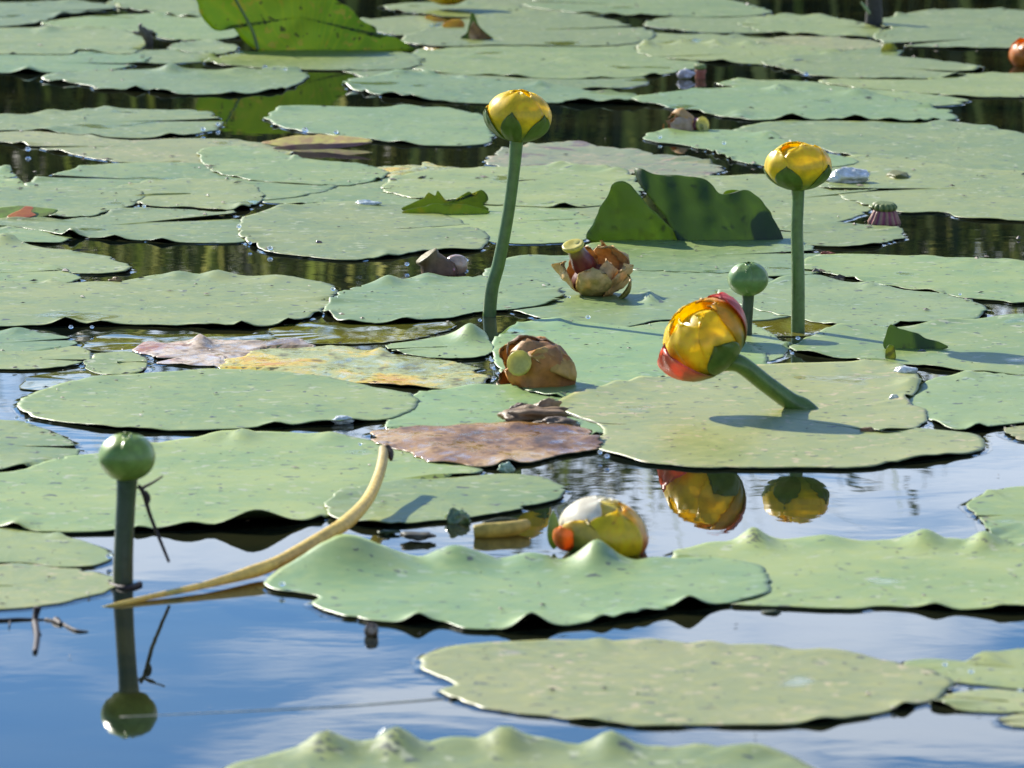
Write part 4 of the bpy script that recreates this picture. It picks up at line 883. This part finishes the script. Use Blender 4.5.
# bent tan stalk
st_pts = [(383, 449, 492), (383, 458, 497), (378, 478, 508), (366, 502, 528), (344, 524, 548), (315, 542, 560), (280, 561, 573), (255, 571, 580), (205, 585, 591), (150, 597, 600), (112, 606, 606), (80, 612, 607)]
rp = [4.6, 5.6, 5.8, 6.4, 7.6, 7.2, 6.2, 6.8, 3.4, 2.6, 2.4, 1.4]
P = [over(*p) for p in st_pts]; P[-1] = Vector((P[-1].x, P[-1].y, -.004))
g = ground(255, 580)
root = empty('dead_stalk', g, 'bent pale tan dead stalk arching out of the water over the large smooth pad', 'stalk')
tube('stalk', root, P, [r*mpp(560) for r in rp], lambda S, U, nz: lerp((.50, .38, .16), (.84, .62, .15), np.clip(S*3.5, 0, 1))*(1+.12*nz[:, None]), MAT['wither'], n=60)
tube('broken_tip', root, [over(386, 449, 492), over(390, 453, 493), over(391, 460, 495)], [.003, .0022, .0008], lambda S, U, nz: lerp((.10, .06, .03), (.06, .04, .02), S), MAT['twig'], n=8)
# twigs
def twig(name, label, cat, lines, col=(.05, .035, .03), group=None):
    g = ground(lines[0][0][0][0], lines[0][0][0][2])
    V = []; Fc = []
    for pts, r0_, r1_ in lines:
        C = spline([over(*p) for p in pts], 18); v, f = tube_geo(C, np.linspace(r0_, r1_, 18), 6); b0 = len(V)
        V += v; Fc += [tuple(i+b0 for i in q) for q in f]
    V = np.array(V); o = mesh_obj(name, V, Fc, MAT['twig'], loc=tuple(g), cols=np.tile(col, (len(V), 1))*(1+.3*vnoise(V*200))[:, None])
    return tag(o, label, cat, group)
twig('withered_tendril', 'thin dark forked tendril hanging beside the stem of the round green bud', 'tendril',
     [([(138, 486, 584), (143, 492, 584), (150, 515, 583), (160, 540, 583), (169, 562, 584)], .0013, .0008), ([(140, 489, 584), (152, 483, 583), (163, 476, 582)], .0009, .0004), ([(144, 492, 584), (148, 497, 584), (147, 503, 584)], .0016, .0012)])
twig('drifting_twig', 'thin black twig and modelled stub reflection floating at the left edge below the yellowish pad', 'twig',
     [([(-30, 620, 621), (0, 620, 621), (20, 619, 620), (46, 620, 620)], .0008, .0006), ([(46, 620, 620), (60, 623, 623), (75, 630, 631), (88, 632, 632)], .0012, .0005), ([(38, 607, 622), (36, 614, 622), (35, 622, 623)], .0018, .0016), ([(56, 621, 622), (61, 624, 625)], .0022, .001), ([(35, 622, 623), (37, 636, 637), (35, 652, 653)], .0017, .0012), ([(10, 621, 621), (9, 626, 628)], .0005, .0003)])  # strand running towards the viewer stands in for the upright stub's reflection
twig('pale_thread', 'long pale submerged thread crossing the blue water towards the blotchy pad', 'thread',
     [([(120, 717, 717), (250, 711, 711), (350, 706, 706), (452, 698, 698)], .0002, .0006)], col=(.75, .68, .5))
twig('dark_scratch_stalk', 'long thin dark stalk lying on the pad left of the upright folded leaf', 'stalk', [([(518, 181, 183), (545, 180, 181), (576, 180, 181)], .0008, .0012)])
twig('bud_base_collar', 'dark fringe round the foot of the left bud stem', 'stalk scrap', [([(110, 584, 585), (118, 587, 588), (128, 588, 589), (140, 584, 585)], .0012, .0016)])  # thin dark strand curved round the foot of the stem

# ------------------------------------------------------------------ upright leaves
def sheet(name, pts, gy, parent, mat, lean=0.0, bulge=0.0, label=None, seed=0, ridges=0.0):
    """a leaf blade that stands out of the water: outline at the depth of the row gy, curved in depth, with thickness"""
    g = ground(0, gy); Y = g.y; w = np.array([tuple(at_depth(x, y, Y)) for x, y in pts]); C, L = closed_curve(w[:, [0, 2]], 170)
    cen = C.mean(0); d = C-cen; Rr = np.linalg.norm(d, axis=1)
    C = C+d/Rr[:, None]*(.0012*vnoise(np.c_[C*150, np.full(170, seed)]))[:, None]
    T = np.r_[.001, np.linspace(.1, 1, 13)]; P = (cen+(C-cen)[None]*T[:, None, None]).reshape(-1, 2); n = 170
    wd = C[:, 0].max()-C[:, 0].min(); u = (P[:, 0]-C[:, 0].mean())/wd*2; hz = P[:, 1]
    # keep the picture position while leaning: slide along the viewing ray
    dy = lean*hz + bulge*wd*(1-u*u) + .0022*fbm(np.c_[P*45, np.full(len(P), seed)], 2) + ridges*np.cos(u*15+hz*60)*np.clip(hz*25, 0, 1)
    V = np.c_[P[:, 0], np.full(len(P), Y), P[:, 1]]; cam_p = np.array((0, 0, CAM_H))
    V = cam_p+(V-cam_p)*((Y+dy)/Y)[:, None]
    V2 = V+np.array((0, .0007, .0002)); a = np.arange(n); b = (a+1) % n; m1 = len(V)
    top = np.vstack([np.c_[j*n+a, (j+1)*n+a, (j+1)*n+b, j*n+b] for j in range(len(T)-1)])
    e = (len(T)-1)*n; allf = np.vstack([top, top[:, ::-1]+m1, np.c_[e+a, e+m1+a, e+m1+b, e+b]])
    o = mesh_obj(name, np.vstack([V, V2]), allf, mat, parent)
    if label: tag(o, label)
    return o
g = ground(310, 52); root = empty('upright_leaf', g, 'bright yellow green leaf standing out of the water at the top, lit from behind', 'leaf')
sheet('blade', [(196, -12), (197, 2), (202, 17), (210, 27), (221, 31), (230, 26), (240, 37), (254, 49), (280, 53), (340, 53), (410, 51), (407, 45), (398, 39), (388, 36), (379, 38), (376, 28), (366, 23), (358, 17), (350, 8), (333, -2), (325, -20), (290, -34), (250, -36), (215, -30)], 52, root, MAT['bright'], lean=.25, bulge=.05, seed=1.5)
tube('midrib', root, [over(222, -24, 52), over(238, 4, 52), over(252, 30, 52), over(258, 50, 52)], [.0012, .0016, .0018, .002], lambda S, U, nz: lerp((.10, .17, .02), (.12, .18, .03), S), MAT['stem'], seg=8)
g = ground(684, 241); root = empty('folded_leaf', g, 'dark green leaf folded upright into two lobes near the centre', 'leaf')
sheet('left_lobe', [(589, 240), (592, 224), (599, 210), (608, 197), (612, 184), (620, 181), (630, 184), (640, 197), (655, 212), (670, 227), (686, 243), (640, 243)], 242, root, MAT['lobe'], lean=-.10, bulge=-.04, seed=2.5)
sheet('right_lobe', [(684, 243), (664, 215), (647, 194), (636, 178), (634, 169), (642, 169), (654, 174), (680, 176), (700, 178), (713, 185), (722, 195), (745, 190), (757, 196), (769, 212), (781, 234), (778, 243), (730, 243)], 242, root, MAT['lobe'], lean=.45, bulge=-.07, seed=3.5, ridges=.0026)
sheet('back_lobe', [(735, 240), (724, 196), (742, 191), (757, 196), (770, 213), (781, 236), (775, 242)], 240, root, MAT['bright'], lean=.3, bulge=.05, seed=4.2, label='thin sunlit edge of the leaf curling behind')
g = ground(445, 212); root = empty('torn_leaf', g, 'bright green torn leaf fragment standing up left of the tallest stem', 'leaf')
sheet('blade', [(401, 209), (414, 202), (424, 198), (429, 193), (435, 196), (438, 191), (446, 200), (460, 198), (468, 192), (474, 196), (481, 190), (488, 199), (484, 205), (488, 210), (470, 214), (440, 214), (415, 212)], 213, root, MAT['bright'], lean=.5, bulge=.04, seed=5.2)
sheet('fold', [(402, 212), (425, 206), (450, 203), (475, 207), (489, 213), (450, 216), (420, 215)], 215, root, MAT['bright'], lean=.2, bulge=-.05, seed=5.9)
g = ground(905, 362); root = empty('upright_flap', g, 'small triangular green leaf flap standing on the pad under the long shadow', 'leaf flap')
sheet('flap', [(885, 350), (886, 338), (890, 325), (902, 330), (925, 338), (948, 347), (925, 352), (905, 355)], 352, root, MAT['lobe'], lean=.3, bulge=.04, seed=6.2)
sheet('bright_tip', [(886, 361), (885, 351), (889, 344), (894, 346), (896, 356), (893, 362)], 362, root, MAT['bright'], lean=.1, bulge=.03, seed=6.9, label='bright green tip')
g = ground(478, 39); root = empty('curled_leaf', g, 'dark curled leaf standing up like a tent near the top centre', 'leaf')
sheet('blade', [(460, 38), (468, 31), (471, 14), (475, 16), (480, 27), (490, 36), (494, 40), (476, 41)], 40, root, MAT['lobe'], lean=.1, bulge=-.25, seed=7.3)
sheet('inner_fold', [(470, 40), (473, 22), (476, 24), (484, 33), (492, 39)], 41, root, MAT['dead'], lean=0, bulge=.1, seed=7.9)
_ac = {}
def attr_cache(col):
    if col not in _ac: _ac[col] = plain('loose_petal', col, (col[0]*.8, col[1]*.6, col[2]), 90, .35, .3)
    return _ac[col]
# folded yellow leaf blade
g = ground(320, 150); root = empty('floating_leaf', g, 'long yellow leaf blade folded lengthwise, floating on dark water', 'leaf blade')
sheet('upper_half', [(262, 143), (275, 140), (295, 136), (325, 135), (352, 137), (373, 141), (350, 145), (310, 147), (280, 146)], 148, root, attr_cache((.74, .66, .16)), lean=2.2, seed=8.1)
sheet('lower_half', [(273, 148), (300, 144.5), (340, 143.5), (372, 142.5), (350, 147), (315, 149.5), (285, 149.5)], 151, root, attr_cache((.34, .24, .13)), lean=.2, seed=8.8)
# leaf with red middle at the left edge
g = ground(25, 219); root = empty('reddening_leaf', g, 'small green leaf with a red and orange middle at the left edge', 'leaf')
sheet('blade', [(-25, 210), (0, 208), (20, 206), (40, 208), (58, 210), (50, 215), (30, 219), (0, 220), (-25, 219)], 220, root, attr_cache((.28, .42, .05)), lean=2.2, seed=9.1)
o = sheet('red_spot', [(8, 217), (14, 213), (22, 209), (27, 206), (33, 208), (30, 212), (36, 215), (26, 217), (18, 219)], 221, root, attr_cache((.6, .22, .04)), lean=2.1, seed=9.7)
# yellow petals, near the top centre; petal roll on the water
def flat_petal(name, label, cat, pts, gy, col, lean=.6):
    m_o = attr_cache(col); g = ground(pts[0][0], gy); root = empty(name, g, label, cat); sheet('petal', pts, gy, root, m_o, lean=lean, bulge=.06, seed=pts[0][0]); return root
flat_petal('loose_petal', 'crumpled bright yellow petal beside the curled dark leaf', 'petal', [(442, 26), (448, 21), (460, 20), (465, 24), (462, 28), (450, 29)], 29, (.80, .48, .03))
flat_petal('loose_petal', 'thin ragged yellow petal left of the crumpled bright one', 'petal', [(424, 18), (430, 16), (438, 18), (446, 21), (440, 23), (430, 20)], 23, (.80, .55, .05))
g = ground(499, 537); root = empty('petal_roll', g, 'yellow rolled petal floating between pads left of the pale flower head', 'petal')
mz = mpp(537)
tube('roll', root, [over(474, 532, 537), over(485, 531, 537), over(500, 530, 536), (over(515, 528, 535)), over(527, 524, 533)], [7*mz, 8*mz, 8*mz, 7.5*mz, 5*mz], lambda S, U, nz: lerp((.50, .40, .08), (.62, .45, .10), S)*(1+.25*nz[:, None]), MAT['wither'], seg=16)
tube('dark_rim', root, [over(484, 524, 532), over(500, 521, 530), over(518, 520, 530)], [.0015, .002, .001], lambda S, U, nz: lerp((.05, .06, .03), (.09, .10, .05), S), MAT['twig'], seg=8)
# dark broken stump with splinters, top left; stub top right
g = ground(148, 45); m_ = mpp(45); root = empty('broken_stump', g, 'dark splintered stalk stump sticking up near the top left', 'stump')
tube('stump', root, [g+Vector((0, 0, -.02)), over(149, 44, 45), over(147, 36, 45), over(141, 29, 45)], [3.5*m_, 4*m_, 5*m_, 4*m_], lambda S, U, nz: lerp((.06, .05, .04), (.14, .12, .09), S), MAT['twig'])
for pts in ([(143, 34, 45), (136, 33, 45), (133, 32, 45)], [(147, 32, 45), (152, 32, 45), (154, 33, 45)], [(142, 31, 45), (140, 26, 45), (142, 24, 45)]):
    tube('splinter', root, [over(*p) for p in pts], [3*m_, 2*m_, .8*m_], lambda S, U, nz: lerp((.16, .14, .11), (.24, .21, .17), S), MAT['twig'], seg=7, n=8)
g = ground(873, 24); m_ = mpp(24); root = empty('dark_stump', g, 'thick dark stub at the top edge, right side, pale blade leaning on it', 'stump')
tube('stump', root, [g+Vector((0, 0, -.03)), over(874, 22, 24), over(874, 5, 24), over(873, -20, 24)], [10*m_, 9*m_, 8*m_, 8*m_], lambda S, U, nz: lerp((.04, .04, .03), (.06, .05, .04), S), MAT['twig'])
tube('pale_blade', root, [over(870, 14, 25), over(866, 8, 25), over(861, 2, 25)], [1.2*m_, 2*m_, .8*m_], lambda S, U, nz: lerp((.3, .38, .18), (.3, .38, .18), S), MAT['twig'], seg=8, n=8)

# ------------------------------------------------------------------ droplets and debris
def drop_mesh():
    V = []; Fc = []; nu, nv = 14, 9
    for i in range(nv):
        ph = math.pi*(i+.05)/(nv-1+.1)
        for k in range(nu):
            th = 2*math.pi*k/nu; V.append((math.sin(ph)*math.cos(th), math.sin(ph)*math.sin(th), math.cos(ph)*.8))
    for i in range(nv-1):
        for k in range(nu): Fc.append((i*nu+k, (i+1)*nu+k, (i+1)*nu+(k+1) % nu, i*nu+(k+1) % nu))
    me = bpy.data.meshes.new('water_drop'); me.from_pydata(V, [], Fc); me.polygons.foreach_set('use_smooth', [True]*len(Fc)); me.materials.append(MAT['drop']); return me
dm = drop_mesh()
DROPS = {'on the near rim of the pale strip pad at the left edge': [(28, 149, 3.5)],
 'left of the green reflection of the upright leaf': [(203, 129, 3), (218, 124, 2.5)],
 'just below the bright upright leaf': [(265, 67, 3), (285, 69, 1.8)],
 'beside the long folded yellow blade': [(305, 130, 4), (336, 132, 3)],
 'at the tip of the pale round pad near the left edge': [(144, 206, 2.5)],
 'on the near rim of the wide pad left of the brown pod': [(270, 248, 3.5), (250, 243, 2.5)],
 'on top of the wide pad left of the brown pod': [(239, 226, 3)],
 'at the foot of the brown green pod': [(407, 264, 3)], 'right of the pinkish tan lump': [(466, 260, 3)],
 'at the foot of the tallest flower stem': [(480, 320, 2.5)],
 'at the foot of the right hand tall stem': [(798, 338, 3)],
 'in the water left of the sunlit pad': [(600, 452, 3), (607, 456, 3.5)],
 'below the upright withered flower': [(588, 317, 3), (569, 297, 2)],
 'on the boundary of the very long green pad': [(333, 289, 3), (336, 297, 2)],
 'at the left end of the speckled oval pad': [(17, 418, 3), (27, 421, 3)],
 'on the round wet green scrap': [(455, 513, 4)],
 'on the small pad at the right edge beside the blotchy pad': [(945, 664, 3.5), (971, 671, 4)],
 'at the tip of the small pad left of the bud stem': [(109, 556, 4)],
 'at the left end of the large smooth pad': [(282, 584, 4)],
 'under the tip of the tan stalk': [(360, 444, 2.5)],
 'along the near rim of the very long green pad': [(71, 327, 3), (92, 327, 2.5)],
 'left of the orange flower, between two dark gaps': [(806, 74, 3)],
 'on the dark rimmed pad under the small tan flower': [(724, 143, 2.5), (660, 137, 2.5)],
 'below the disc of the domed withered flower': [(517, 372, 2.5), (494, 378, 3)],
 'on the broad speckled pad near the dark puddle': [(960, 294, 2)],
 'low on the right edge of the photo': [(1020, 690, 3)]}
for where, lst in DROPS.items():
    for (x, y, r) in lst:
        o = bpy.data.objects.new('water_drop', dm); COL.objects.link(o); m_ = mpp(y)
        o.location = ground(x, y, .004); o.scale = (r*m_*.8,)*3
        tag(o, 'clear water drop ' + where, 'water drop', 'clear water drops glinting along the pads')
def debris():
    V = []; Fc = []; r_ = np.random.RandomState(5)
    tops = [(p['C'], p['z'], p['cen']) for p in PADS]
    n = 0
    while n < 2600:
        x, y = r_.uniform(-20, 1044), r_.uniform(5, 740)
        if r_.rand() < .55:
            p = PADS[r_.randint(len(PADS))]; k = r_.randint(len(p['C'])); q = p['cen']+(p['C'][k]-p['cen'])*r_.uniform(.9, 1.0); z = p['z']; w = np.array((q[0], q[1]))
        else:
            w = np.array(ground(x, y)[:2]); z = None
        zz = 0.0
        for C, z_, cen in tops:
            if C[:, 0].min() < w[0] < C[:, 0].max() and C[:, 1].min() < w[1] < C[:, 1].max() and inside(w[None], C)[0]: zz = max(zz, z_)
        n += 1
        if w[1] < 3.6 and r_.rand() < .35: continue
        if zz == 0 and r_.rand() < .85: continue
        L = r_.choice([.0006, .0012, .0022, .0036], p=[.5, .33, .14, .03])*(1+.5*(w[1] > 4)); a = r_.uniform(0, math.pi); b0 = len(V); h = L*r_.uniform(.08, .25)
        dx, dy = math.cos(a), math.sin(a); wd = L*r_.uniform(.2, .6)
        base = np.array((w[0], w[1], zz+.0009))
        for (su, sv, sz) in ((-1, 0, .1), (0, -1, 0), (1, 0, .3), (0, 1, 0), (0, 0, 1)):
            V.append(base+np.array((su*L*dx-sv*wd*dy, su*L*dy+sv*wd*dx, sz*h*(1+r_.rand()))))
        Fc += [(b0, b0+1, b0+4), (b0+1, b0+2, b0+4), (b0+2, b0+3, b0+4), (b0+3, b0, b0+4), (b0, b0+3, b0+2, b0+1)]
    o = mesh_obj('leaf_debris', V, Fc, MAT['debris'], smooth=False)
    tag(o, 'countless tiny dark crumbs of rotten leaf scattered over pads and water', 'debris', kind='stuff')
debris()
for o in list(bpy.data.objects):
    if 'label' in o and len(o['label'].split()) > 16: print('LONG', o.name, o['label'])
